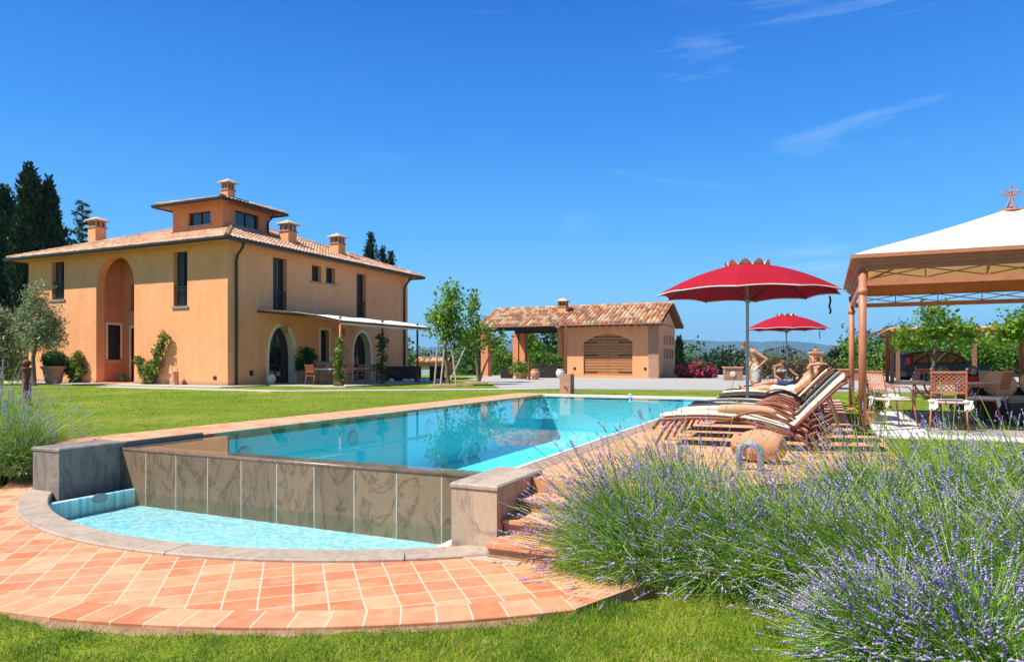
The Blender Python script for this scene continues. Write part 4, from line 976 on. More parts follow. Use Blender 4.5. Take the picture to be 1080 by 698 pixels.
for (px,d,zt,r,lab) in ((390.5,62,12.9,.95,'dark cypress tip showing above the rear roof corner of the villa'),(404,62,11.5,.55,'thin cypress tip just right of the one above the rear roof corner'),(412.5,63,11.3,.5,'thinnest cypress tip, farthest right above the villa roof'),(418.5,47,6.4,.42,'slim dark cypress standing against the rear corner of the villa')):
    p=atd(px,d); p.z=-.3; cypress('cypress_tree',lab,p,zt+.3,r,5000 if d>50 else 6000,.26)

# --- olives
p=atd(36,33); tree('olive_tree','silvery olive tree with slender trunk on the lawn before the villa',p,5,[((.3,.1,3.4),(1.0,1.0,.9)),((.8,.1,2.7),(.8,.8,.7)),((-.3,0,2.7),(.7,.8,.8)),((.1,0,4.3),(.6,.6,.8)),((1.2,.2,2.2),(.6,.6,.5)),((.3,0,2.0),(.8,.7,.5))],330,26,.15,.16,G_OLIVE,.10,asp=.26,ttop=(.35,0,2.6))
p=atd(0,34); tree('olive_tree','dense olive tree cut by the left edge of the photo',p,4,[((-.6,0,2.4),(1.1,1.0,1.0)),((.2,0,1.6),(.8,.8,.9)),((-.3,0,3.2),(.7,.7,.6)),((.5,0,.9),(.5,.5,.6))],380,26,.2,.17,G_OLIVE,.12,asp=.3)
p=atd(8,44); tree('olive_tree','shadowed olive bush behind the one at the left photo edge',p,4,[((-.6,0,1.6),(2.0,1.5,1.4)),((1.0,0,1.2),(1.2,1.0,1.2))],300,26,.3,.2,G_OLIVE,.12,asp=.3)

# --- young staked trees on the lawn
def stakes(t,c,pts):
    for (dx,dy,h,tx,ty) in pts:
        m=MB(); m.tube([(c.x+dx,c.y+dy,-.05),(c.x+dx*tx,c.y+dy*ty,h)],.045,8); m.build('stake',mottled('weathered_stake',(.35,.30,.23),(.5,.45,.36),6),t)
p1=atd(473,33); t1=tree('young_tree','taller young tree in three pale stakes on the lawn',p1,5,[((.1,0,3.6),(.85,.8,1.0)),((-.4,0,2.9),(.9,.8,.7)),((.5,.2,2.6),(.8,.8,.7)),((.2,0,4.5),(.5,.5,.6)),((-.2,0,2.1),(.6,.6,.5)),((.9,.3,2.0),(.45,.45,.5)),((-.85,0,3.4),(.4,.4,.4))],210,12,.16,.16,G_MAPLE,.09,asp=.7,shell=.3)
stakes(t1,p1,[(-.62,-.3,2.1,.75,.6),(-.15,-.5,2.2,.6,.3),(.62,-.3,2.1,.3,.3)])
p2=atd(505,36.5); t2=tree('young_tree','sparser young tree with one leaning stake nearer the garage',p2,5,[((-.45,0,3.6),(.45,.4,.9)),((.2,0,2.9),(.6,.5,.5)),((1.1,.2,2.2),(.5,.4,.55)),((-.7,0,2.4),(.5,.4,.6)),((.5,0,2.0),(.5,.4,.4)),((-.3,0,4.4),(.3,.3,.45))],105,12,.16,.16,G_MAPLE,.09,asp=.7,shell=.3,ttop=(-.2,0,3.0))
m=MB(); m.tube([(p2.x,p2.y,0),(p2.x+.35,p2.y,.9),(p2.x+.75,p2.y+.1,1.8),(p2.x+1.15,p2.y+.2,2.5)],[.07,.06,.045,.02],8); m.build('trunk_fork',BARK,t2,smooth=True)
stakes(t2,p2,[(-1.5,-.6,1.9,.45,.4)])
for p,r,lab in ((p1,1.25,'around the taller young tree'),(p2,1.0,'around the sparser young tree')):
    m=MB(); m.lathe([(r,-.03),(r*.8,.03),(r*.4,.07),(.02,.08)],(p.x,p.y,0),26,wob=lambda a,z:1+.12*math.sin(a*3)+.07*math.sin(a*7)); tag(m.build('mulch_ring',DIRT,smooth=True),'brown mulch ring '+lab,'mulch')
# tree behind the garage carport, trees by the gazebo
p=atd(556,66); p.z=-.8; tree('slender_tree','slender light green tree seen through the carport',p,5,[((0,0,4.4),(.9,.8,.9)),((.5,0,3.2),(.9,.8,.8)),((-.4,0,2.3),(.7,.7,.8))],120,14,.25,.3,G_MAPLE,.08,asp=.6)
p=atd(985,22); tree('plane_tree','leafy round headed tree seen through the gazebo behind the table',p,3,[((-.55,0,2.0),(.75,.7,.42)),((.45,0,2.15),(.8,.7,.5)),((0,0,2.65),(.6,.6,.42)),((-.75,0,1.75),(.4,.4,.22)),((.95,0,1.9),(.35,.4,.2))],165,14,.10,.11,G_MAPLE,.075,asp=.75,shell=.3,ttop=(0,0,1.9))
p=atd(1092,20); tree('plane_tree','leafy tree reaching in from the right edge behind the gazebo',p,3,[((-.7,0,1.95),(.7,.6,.30)),((0,0,2.4),(.8,.7,.45)),((-.4,0,2.15),(.6,.6,.30))],125,14,.10,.11,G_MAPLE,.08,asp=.75,shell=.3,ttop=(0,0,1.7))
# --- nearer trees past the drive
def bushtree(name,label,px,d,w,h,z0,mat,leaf=.28,ncl=260,group=None,mul=1):
    p=atd(px,d); p.z=z0; bl=[]
    for k in range(7): bl.append(((random.uniform(-.5,.5)*w,random.uniform(-.4,.4)*w,h*random.uniform(.35,.8)),(w*random.uniform(.22,.34),w*random.uniform(.22,.34),h*random.uniform(.14,.24))))
    bl.append(((0,0,h*.35),(w*.45,w*.4,h*.3)))
    return tree(name,label,p,h,bl,ncl,16,leaf*1.0,leaf,mat,.12,asp=.55,group=group,twigs=False)
bushtree('broad_tree','dense round olive green tree beyond the low wall left of the standing man',756,72,6.0,5.6,-2.6,G_CONE,.30,420)
bushtree('broad_tree','bright green bushy tree right behind the garage gable',722,80,5.5,5.0,-2.6,G_WOOD,.32,300)
bushtree('broad_tree','leafy tree just past the gate on the right of the far hill view',832,76,10,4.2,-2.8,G_WOOD,.32,500)
for k,(px,zt) in enumerate(((716,3.3),(744,1.9),(751,2.2),(770,2.1),(800,1.2))):
    p=atd(px,95 if k else 62); p.z=-4 if k else -1; cypress('cypress_tree',['tallest thin cypress, against the garage gable','first small far cypress right of the garage','second small far cypress right of the garage','small far cypress beside the olive green tree','low far cypress near the standing man'][k],p,zt-p.z,.75,2500,.3)
rows=[(930,54,5,3.5),(950,58,7,4.2),(976,56,7,4.0),(1003,60,8,4.6),(1030,55,7,4.3),(1056,58,8,5.0),(1080,54,7,4.6),(1108,56,8,5.2)]
nm=['leftmost','second','third','fourth','fifth','sixth','seventh','eighth']
for k,(px,d,w_,h) in enumerate(rows):
    bushtree('woodland_tree',f'{nm[k]} leafy tree of the green screen behind the open carport and black car',px,d,w_,h+.4,-.5,G_WOOD if k%2 else G_BRIGHT,.26,330,group='trees screening the drive behind the car')
# --- far wood as one mass
Ps=[]
rng=np.random.default_rng(3)
for k in range(560):
    px=rng.uniform(-250,1350); d=rng.uniform(78,230)
    if 700<px<900 and d<105: d+=60
    q=atd(px,d); g=float(hz(q.x,q.y)); top=rng.uniform(3.6,6.6)*(1+ (d-80)/240)
    if 400<px<920: top*=1.3
    r=rng.uniform(2.0,3.8)*(1+(d-80)/300); n=30
    dd=unit(rng.normal(size=(n,3)))*np.array([1,1,.75]); cc=np.array([q.x,q.y,g+top*.55])+dd*np.array([r,r,top*.5])*rng.random((n,1))**.4
    Ps.append(np.repeat(cc,11,0)+rng.normal(size=(n*11,3))*.42*(1+(d-80)/160))
P=np.concatenate(Ps); V,F=leafquads(P,.62,.7,.4,rng); tag(npobj('far_wood',V,F,G_WOOD),'mixed woodland on the slope beyond the property','wood',kind='stuff')
# clipped hedge behind the carport and along the drive
def hedge(label,pts,h,w_,mat,n,z0=0,leaf=.14):
    P=[];c0=Vector(pts[0])
    for a,b in zip(pts,pts[1:]):
        a,b=np.array(a),np.array(b); ln=np.linalg.norm(b-a); k=int(n*ln); u=rng.random(k); s=rng.normal(size=(k,2))*w_*.35
        z=z0+rng.random(k)**.6*h*(1+.12*np.sin(u*ln*1.9)); base=a+np.outer(u,b-a); P.append(np.stack([base[:,0]+s[:,0],base[:,1]+s[:,1],z],-1))
    t=thing('hedge',label,'hedge',(*pts[0],z0)); V,F=leafquads(np.concatenate(P),leaf,.6); npobj('foliage',V,F,mat,t)
    m=MB()
    for a,b in zip(pts,pts[1:]):
        for k in range(8):
            f=k/8; x=a[0]+(b[0]-a[0])*f; y=a[1]+(b[1]-a[1])*f; m.tube([(x,y,z0),(x+.05,y,z0+h*.7)],[.05,.02],5)
    m.build('stem',BARK,t); return t
hedge('bright green hedge behind the garage carport',[(-27,55),(-17.5,56)],1.9,1.3,G_BRIGHT,900,-.1,.2)
hedge('reddish green hedge seen through the iron gate',[(-4.2,47.5),(.2,49)],1.3,1.5,leafmat('gate_hedge_leaf',[(0,(.05,.07,.02)),(.6,(.12,.12,.04)),(1,(.22,.13,.07))],.6,.2),900,-.1,.18)

# --- mountains, real distance
def hills(name,pxs,ys,d,mat,z0=-40,depth=1500):
    m=MB(); n=len(pxs); rowsn=9; allr=[]
    N=260; px=np.linspace(pxs[0],pxs[-1],N); yy=np.interp(px,pxs,ys); yy=yy+.35*np.sin(px*.11)+.25*np.sin(px*.29+1)
    V=[];
    for r in range(rowsn):
        f=r/(rowsn-1); dd=d-depth*(1-f)
        for i in range(N):
            zt=CH-(yy[i]-HZ)*d/FX; q=atd(px[i],dd); prof=f**1.3*(1+.12*math.sin(px[i]*.13+f*9)*(1-f)*3*f)
            V.append((q.x,q.y,z0+(zt-z0)*min(prof,1)))
    V=np.array(V); i,j=np.meshgrid(np.arange(rowsn-1),np.arange(N-1),indexing='ij'); a=(i*N+j).ravel(); F=np.stack([a,a+1,a+N+1,a+N],-1)
    return tag(npobj(name,V,F,mat,smooth=True),kind='structure')
HILLM=mottled('far_hill_forest',(.035,.06,.03),(.10,.12,.06),.004,1,.02,.0,0,6,.1,extra=(.012,(.42,.38,.30),.66,.72))
hills('mountains',[-400,0,380,430,470,505,530,560,600,700,716,760,800,820,850,880,910,945,980,1100,1500],[366,366,368,371,364,360,358,360.5,362,359,358.5,359.5,360.5,359,361,364,367,371,369,366,366],6500,HILLM)
hills('hills',[-400,300,420,450,500,560,640,700,740,790,830,870,900,960,1100,1500],[374,374,376,372,371,374,371,369,367,368.5,368,372,374,375,372,372],3400,HILLM,-40,1000)

# ================================================================ lavender
def lavender(label,c,R,h,nst,nlf,lean=(0,0),seed=1,fl=.55):
    rng=np.random.default_rng(seed); c=np.array(c,float); t=thing('lavender_bush',label,'lavender',c)
    def dirs(n,flat):
        a=rng.random(n)*2*PI; e=rng.random(n)**.75; hor=np.sin(e*PI/2*flat); ver=np.cos(e*PI/2*flat)
        return np.stack([np.cos(a)*hor,np.sin(a)*hor,ver+.12],-1)+np.array([lean[0],lean[1],0])*(.35+.65*rng.random((n,1)))
    # leafy dome
    d=unit(dirs(nlf,1.02)); r0=rng.random((nlf,1))**.5*.98; sc_=np.array([R,R,h*.80])
    B=c+d*sc_*r0*.9; B[:,2]=np.maximum(B[:,2],c[2]+.02)
    V1,F1,_=ribbons(B,d*.8+np.array([lean[0]*.5,lean[1]*.5,.1])+rng.normal(size=(nlf,3))*.50,.07+.17*rng.random(nlf),.0050+.004*rng.random((nlf,1,1))[:, :, 0],3,.25*rng.random(nlf),rng)
    npobj('foliage',V1,F1,G_LAVLF,t)
    # long flower stems
    d=unit(dirs(nst,.98)); B=c+d*sc_*.30*rng.random((nst,1)); B[:,2]=np.maximum(B[:,2],c[2]+.02)
    reach=np.linalg.norm(d*np.array([R,R,h]),axis=1)*(.55+.62*rng.random(nst)**1.2)
    bend=rng.normal(size=(nst,3))*.13+np.array([lean[0]*.18,lean[1]*.18,0])
    V2,F2,Cn=ribbons(B,d+rng.normal(size=(nst,3))*.20,reach,np.full((nst,1,1),.0048)[:, :, 0],6,.16*rng.random(nst)*(1-d[:,2]*.6),rng,bend,taper=False)
    npobj('stems',V2,F2,G_LAVST,t)
    # flower spikes: whorls of little buds along the stem end
    sel=rng.random(nst)<fl; tipp=Cn[sel][:,-1]; dr=unit(Cn[sel][:,-1]-Cn[sel][:,-2]); n=len(tipp)
    ln=.045+.045*rng.random(n); parts=[]
    s1=unit(np.cross(dr,rng.normal(size=(n,3)))); s2=np.cross(dr,s1)
    for k in range(6):
        f=k/5.0; rad=(.0082*(1-.45*f)+.001)*(.8+.5*rng.random((n,1))); cc=tipp+dr*(ln[:,None]*(f*1.0-.1)) - (dr*(.03) if k==0 else 0)
        hh=ln[:,None]*.13
        top=cc+dr*hh; bot=cc-dr*hh*.7; ang=k*.7
        ring=[cc+(s1*math.cos(ang+q*PI/2)+s2*math.sin(ang+q*PI/2))*rad for q in range(4)]
        V=np.stack([bot,*ring,top],1).reshape(-1,3); b=(np.arange(n)*6)[:,None,None]
        F=(b+np.array([[0,2,1,1],[0,3,2,2],[0,4,3,3],[0,1,4,4],[5,1,2,2],[5,2,3,3],[5,3,4,4],[5,4,1,1]])[None]).reshape(-1,4)[:,:3]
        parts.append((V,F))
    V,F=merge(parts); npobj('flower_spikes',V,F,FL_LAV,t); return t
def lv(px,py,z=LOW): return at(px,py,z)
LV=[(640,594,.74,.80,(-.75,-.05),1500,11000,.62,'nearest the steps, spilling left over the paving'),
 (722,600,.74,.80,(-.6,-.1),1500,11000,.55,'second along the row from the steps'),
 (688,566,.80,.95,(-.55,.0),1300,9000,.55,'behind the second bush, before the nearest sun lounger'),
 (800,612,.72,.78,(-.6,-.1),1500,12000,.40,'in front of the terracotta jar and pipe hoop'),
 (880,580,.85,1.00,(-.5,.0),1400,10000,.50,'before the brick terrace corner and gazebo post'),
 (885,632,.68,.74,(-.7,-.1),1500,12500,.30,'bright green, in the middle of the front row'),
 (975,585,.85,1.04,(-.45,.0),1400,10000,.50,'before the left gazebo chairs'),
 (960,640,.74,.76,(-.6,-.1),1600,12500,.35,'greenest, right of the middle in the front row'),
 (1065,590,.85,1.05,(-.4,.0),1400,10000,.50,'under the right side of the gazebo table'),
 (905,690,.50,.46,(-.6,-.25),1000,8000,.60,'low front one spreading over the grass at the bottom edge'),
 (985,700,.58,.52,(-.5,-.25),1300,9000,.65,'low and full of flowers, cut by the bottom edge'),
 (1075,650,.78,.78,(-.5,-.1),1600,12000,.45,'large, at the lower right corner'),
 (1150,620,.80,.95,(-.4,.0),1000,8000,.45,'cut by the right edge')]
for k,(px,py,R0,h0,ln_,ns_,nl_,fl_,lab) in enumerate(LV):
    c=lv(px,py); lavender('lavender bush '+lab,(c.x+R0*.35,c.y+.05,LOW-.02),R0,h0,ns_,int(nl_*1.3),ln_,31+k,fl_*.88)
lavender('lavender bush left of the slate block at the left edge',(-10.45,5.85,-.42),.85,1.05,1000,9000,(.12,-.05),18)
lavender('second lavender bush behind, at the left photo edge',(-11.7,6.3,-.25),.85,1.0,700,6000,(.1,-.05),19)

# ================================================================ grass
def grass(name,n,box,h,w_,seed,zoff=0,mask=None,fall=None,label=None):
    rng=np.random.default_rng(seed); X=rng.uniform(box[0],box[1],n); Y=rng.uniform(box[2],box[3],n); 
    # only inside the camera's fan plus a margin for a side step
    xc=cs*X+sn*Y; d=-sn*X+cs*Y; k=(d>1.6)&(np.abs(xc/np.maximum(d,.1))<1.0); 
    if mask is not None: k&=mask(X,Y)
    if fall: k&=rng.random(n)<np.minimum(1,(fall/np.maximum(d,.1))**1.6)
    X,Y,d=X[k],Y[k],d[k]; n=len(X); Z=hz(X,Y)-.005; B=np.stack([X,Y,Z],-1)
    D=np.stack([rng.normal(size=n)*.45,rng.normal(size=n)*.45,np.ones(n)],-1); pat=.75+.30*np.sin(X*2.3+np.sin(Y*1.7)*2)*np.sin(Y*2.9+X)+.30*np.sin(X*9+2*np.sin(Y*6))*np.sin(Y*11+X*3)
    V,F,_=ribbons(B,D,h*(.45+.9*rng.random(n))*pat,np.maximum(w_,d*.00085)[:,None]*(.7+.6*rng.random((n,1))),2,.35*rng.random(n),rng)
    return tag(npobj(name,V,F,BLADE),label,'grass',kind='stuff')
R_=lambda X,Y:np.hypot(X-CC[0],Y-CC[1])
m=MB(); o_=[]
for k,(R1,zz) in enumerate(((6.44,LOW-.02),(6.50,LOW-.022),(6.56,LOW-.06))):
    for i in range(101): a=math.radians(-150+100*i/100); rr=R1+(.02*math.sin(i*.9)+.02*math.sin(i*2.3) if k==1 else 0); m.v.append((CC[0]+rr*math.cos(a),CC[1]+rr*math.sin(a),zz))
for k in range(2):
    for i in range(100): a=k*101+i; m.f.append((a,a+1,a+102,a+101))
tag(m.build('soil_edge',DIRT,smooth=True),kind='structure')
grass('grass',300000,(-6.5,3.2,1.3,5.6),.062,.0048,21,mask=lambda X,Y:((R_(X,Y)>6.47+.04*np.sin(X*5))|(X>-1.45))&~((X>-2.6)&(X<-1.1)&(Y>4.7)),label='short green grass growing before the round cotto paving')
def lawnmask(X,Y):
    pav=(X>-10.2)&(X<.8)&(Y<22.9); gzf=(X>.7)&(X<6.2)&(Y>11.95)&(Y<17.7); low=(Y<6.9)&(X<-9); right=(X>.8)&(Y<9)
    hs_=(X<-24)&(Y>21.9); p_=(Y>26.5+ (X+9.7)*.2)&(X>-12.5)
    return ~(pav|gzf|low|right|hs_|p_)
grass('grass',520000,(-34,12,6.5,30),.035,.006,22,mask=lawnmask,fall=11,label='mown green lawn between the pool and the villa')
print('part2 ok')

# ================================================================ haze
m=MB(); m.box(-9700,9700,-400,9900,-60,430)
hzm=bpy.data.materials.new('haze'); hzm.use_nodes=True; nt=hzm.node_tree; nt.nodes.remove(nt.nodes['Principled BSDF'])
pv=nt.nodes.new('ShaderNodeVolumePrincipled'); pv.inputs['Color'].default_value=(.27,.56,.95,1); pv.inputs['Density'].default_value=1.15e-4; pv.inputs['Anisotropy'].default_value=.0
nt.links.new(pv.outputs[0],nt.nodes['Material Output'].inputs['Volume'])
tag(m.build('haze',hzm),kind='stuff')

# ================================================================ villa surroundings
def arcpts(a,b,h,n=8):
    a,b=Vector(a),Vector(b); return [a.lerp(b,k/n)+Vector((0,0,h*math.sin(PI*k/n))) for k in range(n+1)]
CUSH=plain('white_cushion_fabric',(.74,.70,.62),.95,0,.1,.06,3)
def garden_chair(name,label,loc,rz,mat=GAZ,cush=True,simple=False,group=None):
    """faces local +Y; lattice back at -Y"""
    t=thing(name,label,'chair',loc,rz,group,world=False); w=.24
    m=MB(); 
    m.tube([(-w,-.22,.45),(w,-.22,.45),(w,.22,.45),(-w,.22,.45),(-w,-.22,.45)],.013,6)
    for k in range(6): x=-w+2*w*(k+.5)/6; m.box(x-.025,x+.025,-.21,.21,.444,.456)
    m.build('seat',mat,t)
    for sx in (-1,1):
        m=MB(); m.tube([(sx*w,.22,.46),(sx*w*1.03,.25,.25),(sx*w*1.08,.29,0)],[.013,.012,.014],6); m.build('leg',mat,t,smooth=True)
        m=MB(); m.tube([(sx*w,-.22,.46),(sx*w*1.03,-.27,.25),(sx*w*1.08,-.34,0)],[.013,.012,.014],6); m.build('leg',mat,t,smooth=True)
    m=MB(); th=-.12/.5; yb=lambda z:-.22-(z-.45)*.22
    for sx in (-1,1): m.tube([(sx*w,yb(.45),.45),(sx*w,yb(.7),.70),(sx*w,yb(.97),.97)],.013,6); m.ball((sx*w,yb(.99),.995),.020,8,6)
    for z in (.62,.95): m.box(-w,w,yb(z)-.012,yb(z)+.012,z-.014,z+.014)
    nl=7; z0,z1=.63,.94
    for k in range(-4,nl+1):
        for s in (1,-1):
            xa=-w+2*w*k/nl; xb=xa+(z1-z0); 
            a0,a1=xa,xb; za,zb=z0,z1
            if s<0: a0,a1=-xa,-xb
            # clip to frame
            def cl(x0,zz0,x1,zz1):
                f0,f1=0.,1.
                for lim,sg in ((-w,1),(w,-1)):
                    d0=(x0-lim)*sg; d1=(x1-lim)*sg
                    if d0<0 and d1<0: return None
                    if d0<0: f0=max(f0,d0/(d0-d1))
                    if d1<0: f1=min(f1,d0/(d0-d1))
                return None if f1<=f0 else ((x0+(x1-x0)*f0,zz0+(zz1-zz0)*f0),(x0+(x1-x0)*f1,zz0+(zz1-zz0)*f1))
            q=cl(a0,za,a1,zb)
            if q: (x0,zz0),(x1,zz1)=q; m.tube([(x0,yb(zz0)+.003*s,zz0),(x1,yb(zz1)+.003*s,zz1)],.010,4)
    m.build('backrest',mat,t)
    for sx in (-1,1):
        m=MB(); m.tube([(sx*w,yb(.68),.68),(sx*(w+.02),-.1,.70),(sx*(w+.02),.12,.68),(sx*(w+.01),.20,.62),(sx*w,.22,.46)],.011,6); m.build('armrest',mat,t,smooth=True)
    if cush:
        m=MB(); bm_=[]; m.bbox(-w+.01,w-.01,-.20,.22,.458,.505,.022)
        c_=m.build('cushion',CUSH,t)
        for sx in (-1,1):   # tied bows
            m=MB()
            for q in (-.03,.02,.05): m.add([(sx*w+q,-.235,.50),(sx*w+q+.03,-.24,.50),(sx*w+q+.05,-.27,.34+abs(q)),(sx*w+q+.0,-.265,.33)],[(0,1,2,3)])
            m.ball((sx*w,-.24,.48),(.05,.035,.03),8,6)
            m.build('cushion_tie',CUSH,c_)
    return t
FL=.026
chair0=garden_chair('garden_chair','terracotta lattice back chair with white tied cushion seen from behind, nearest side of gazebo table',atd(1000,11.2,FL),math.radians(-6))
def place(label,px,d,deg,z=FL): return dup(chair0,atd(px,d,z),math.radians(deg),label)
place('terracotta lattice chair at right end of gazebo table, facing left',1040,12.0,62)
place('left foremost terracotta chair at gazebo table, seen side on by the front post',941,11.9,-62)
place('second terracotta chair at left end of gazebo table, just behind the foremost one',933,13.0,-85)
place('terracotta chair on the far side of the gazebo table, mostly hidden by glassware',978,14.6,170)
# table
tc_=atd(996,13.1,FL); tb=thing('garden_table','round stone topped table with curved iron legs under the gazebo','table',tc_)
m=MB(); m.lathe([(.78,.70),(.84,.705),(.85,.725),(.84,.745),(.0,.746)],tc_,40); m.build('tabletop',mottled('stone_top',(.42,.37,.31),(.55,.50,.44),5,.5),tb)
for k in range(4):
    a=k*PI/2+.5; u=Vector((math.cos(a),math.sin(a),0)); c=Vector(tc_)
    m=MB(); m.tube([c+u*.62+Vector((0,0,.70)),c+u*.50+Vector((0,0,.52)),c+u*.22+Vector((0,0,.36)),c+u*.14+Vector((0,0,.26)),c+u*.28+Vector((0,0,.12)),c+u*.48],.018,8); m.build('leg',GAZ,tb,smooth=True)
m=MB(); m.tube([Vector(tc_)+Vector((.35*math.cos(a),.35*math.sin(a),.40)) for a in [j*PI/8 for j in range(17)]],.012,6); m.build('ring_brace',GAZ,tb,smooth=True)
tz=FL+.748
def ontab(px,d): return atd(px,d,tz)
p=ontab(991,12.85); v=thing('glass_pitcher','tall clear glass pitcher at the middle of the gazebo table','pitcher',p)
m=MB(); m.lathe([(.075,0),(.09,.02),(.095,.14),(.085,.24),(.10,.29),(.098,.29),(.08,.235),(.09,.14),(.083,.03),(.0,.03)],p,20); m.build('body',CLEAR,v,smooth=True)
m=MB(); m.tube([Vector(p)+Vector(q) for q in ((.09,0,.24),(.15,0,.21),(.15,0,.10),(.09,0,.06))],.010,6); m.build('handle',CLEAR,v)
m=MB(); m.lathe([(.08,.032),(.082,.13),(.0,.131)],p,16); m.build('water_fill',plain('pitcher_water',(.35,.45,.42),.1),v)
for i,(px,d,l) in enumerate(((974,12.7,'left of the pitcher'),(980,13.1,'nearer the pitcher on its left side'),(1003,12.9,'right of the pitcher'))):
    p=ontab(px,d); m=MB(); m.lathe([(.05,0),(.055,.01),(.065,.14),(.06,.14),(.05,.015),(0,.015)],p,14); tag(m.build('glass_tumbler',clear('tumbler_glass',(.80,.88,.88)),smooth=True),'clear glass on the gazebo table '+l,'glass')
for i,(px,d,l) in enumerate(((957,12.8,'nearest the left chairs'),(968,12.6,'second from the left edge of the table'),(1016,13.2,'beside the red lantern'))):
    p=ontab(px,d); m=MB(); m.lathe([(.06,0),(.12,.012),(.135,.022),(.12,.02),(.0,.012)],p,20); tag(m.build('plate',plain('white_plate',(.75,.75,.72),.3)),'white plate on the gazebo table '+l,'plate')
p=ontab(1026,12.9); v=thing('candle_lantern','clear bell jar with red base at right end of gazebo table','lantern',p)
m=MB(); m.lathe([(.10,0),(.12,.01),(.12,.09),(.10,.10),(0,.10)],p,18); m.build('base',plain('red_glass',(.45,.02,.03),.2),v)
m=MB(); m.lathe([(.095,.10),(.11,.16),(.10,.22),(.05,.28),(.03,.30)],p,18); m.build('glass',CLEAR,v,smooth=True)
p=ontab(965,13.2); m=MB(); m.lathe([(.045,0),(.05,.06),(.05,.12),(.0,.12)],p,12); tag(m.build('terracotta_cup',TERRA),'small terracotta cup on the gazebo table left of the glasses','cup')
# wicker sofa and cushions
WICK=brickmat('grey_brown_wicker',(.055,.045,.038),(.09,.075,.06),(.02,.018,.015),.03,.018,.003,off=.5,swap=True,vary=(.9,.05))
BEI=plain('beige_cushion_fabric',(.46,.34,.21),.95,0,.1,.07,4)
sp_=atd(1085,12.2,FL); so_=thing('wicker_sofa','dark wicker sofa with beige cushions cut by the right edge under the gazebo','sofa',sp_,math.radians(24.6),world=False)
m=MB(); m.bbox(-.62,.75,-.38,.42,.08,.40,.02); m.build('base',WICK,so_)
m=MB(); m.bbox(-.62,.75,.42,.56,.08,.66,.03); m.build('backrest_frame',WICK,so_)
m=MB(); m.bbox(-.60,.73,-.37,.41,.402,.50,.04); m.build('seat_cushion',plain('grey_seat_fabric',(.22,.19,.17),.95),so_)
for k,(x0,x1) in enumerate(((-.60,.04),(.08,.72))):
    m=MB(); m.lathe([(.0,-.06),(.22,-.055),(.29,-.03),(.30,0),(.29,.03),(.22,.055),(.0,.06)],((x0+x1)/2,.34,.70),24,Matrix.Rotation(math.radians(78),3,'X')@Matrix.Diagonal((1.02,.88,1)),wob=lambda a,z:1+.04*math.cos(a*2)); m.build('back_cushion',BEI,so_,smooth=True)
for k in range(4): m=MB(); m.box(-.58+(k%2)*1.26,-.52+(k%2)*1.26,-.34+(k//2)*.7,-.28+(k//2)*.7,0,.08); m.build('foot',IRONB,so_)
p=atd(1040,14.8,FL); t=thing('wicker_armchair','wicker armchair with khaki cushion behind the right chair of the gazebo table','armchair',p,math.radians(24.6),world=False)
m=MB(); m.bbox(-.4,.4,-.35,.4,.05,.38,.02); m.build('base',WICK,t); m=MB(); m.bbox(-.36,.36,-.34,.30,.382,.48,.04); m.build('seat_cushion',BEI,t); m=MB(); m.bbox(-.38,.38,.30,.46,.385,.92,.05); m.build('back_cushion',BEI,t)

# potted red geranium by the post
def pot(name,label,p,r,h,mat=TERRA,cat='pot',prof=None,s=1):
    t=thing(name,label,cat,p); m=MB(); m.lathe(prof or [(r*.62,0),(r*.70,h*.1),(r*.92,h*.82),(r*1.05,h*.84),(r*1.06,h),(r*.92,h),(r*.88,h*.86),(0,h*.86)],p,22); m.build('pot',mat,t,smooth=False); return t
def flowerplant(t,c,r,h,n,leafm,flm,nf,ls=.05,fs=.03):
    bl=[(np.array(c)+np.array([0,0,h*.5]),(r,r,h*.5))]; P=clumps(bl,n,12,ls*1.3,shell=.3); V,F=leafquads(P,ls,.8); npobj('foliage',V,F,leafm,t)
    P=clumps(bl,nf,9,fs*.7,shell=.95); V,F=leafquads(P,fs,.9); npobj('flowers',V,F,flm,t)
p=atd(917,12.4,.0); t=pot('geranium_pot','terracotta pot of red geraniums at the foot of the front gazebo post',p,.17,.26); flowerplant(t,(p.x,p.y,.22),.26,.34,60,G_BRIGHT,FL_RED,16)

# ================================================================ loungers
LW=plain('lounger_rust_frame',(.22,.068,.036),.5); 
def stripes(name,stops,wd):
    m,nt,ns,ls,p=newmat(name); v=mapping(ns,ls); sp=ns.new('ShaderNodeSeparateXYZ'); ls.new(v,sp.inputs[0])
    mr=ns.new('ShaderNodeMapRange'); ls.new(sp.outputs[1],mr.inputs[0]); mr.inputs[1].default_value=-wd; mr.inputs[2].default_value=wd
    r=ramp(ns,stops,'CONSTANT'); ls.new(mr.outputs[0],r.inputs[0])
    gt=ns.new('ShaderNodeMath'); gt.operation='GREATER_THAN'; ls.new(sp.outputs[0],gt.inputs[0]); gt.inputs[1].default_value=2.46
    col=mixc(ns,ls,r.outputs[0],(.20,.06,.03),gt.outputs[0]); ls.new(col,p.inputs['Base Color']); p.inputs['Roughness'].default_value=.95; p.inputs['Specular IOR Level'].default_value=.1
    bump(ns,ls,p,noise(ns,ls,v,120,2),.2,.003); return m
cr_=(.66,.58,.42); tn=(.45,.27,.12); dk=(.055,.075,.085); bk=(.02,.02,.024)
MC=stripes('cream_striped_mattress',[(0,cr_),(.46,tn),(.49,cr_)],.3)
MD=stripes('dark_striped_mattress',[(0,dk),(.36,cr_),(.70,tn),(.74,cr_)],.3)
MBK=plain('black_mattress_fabric',(.018,.018,.022),.95,0,.1)
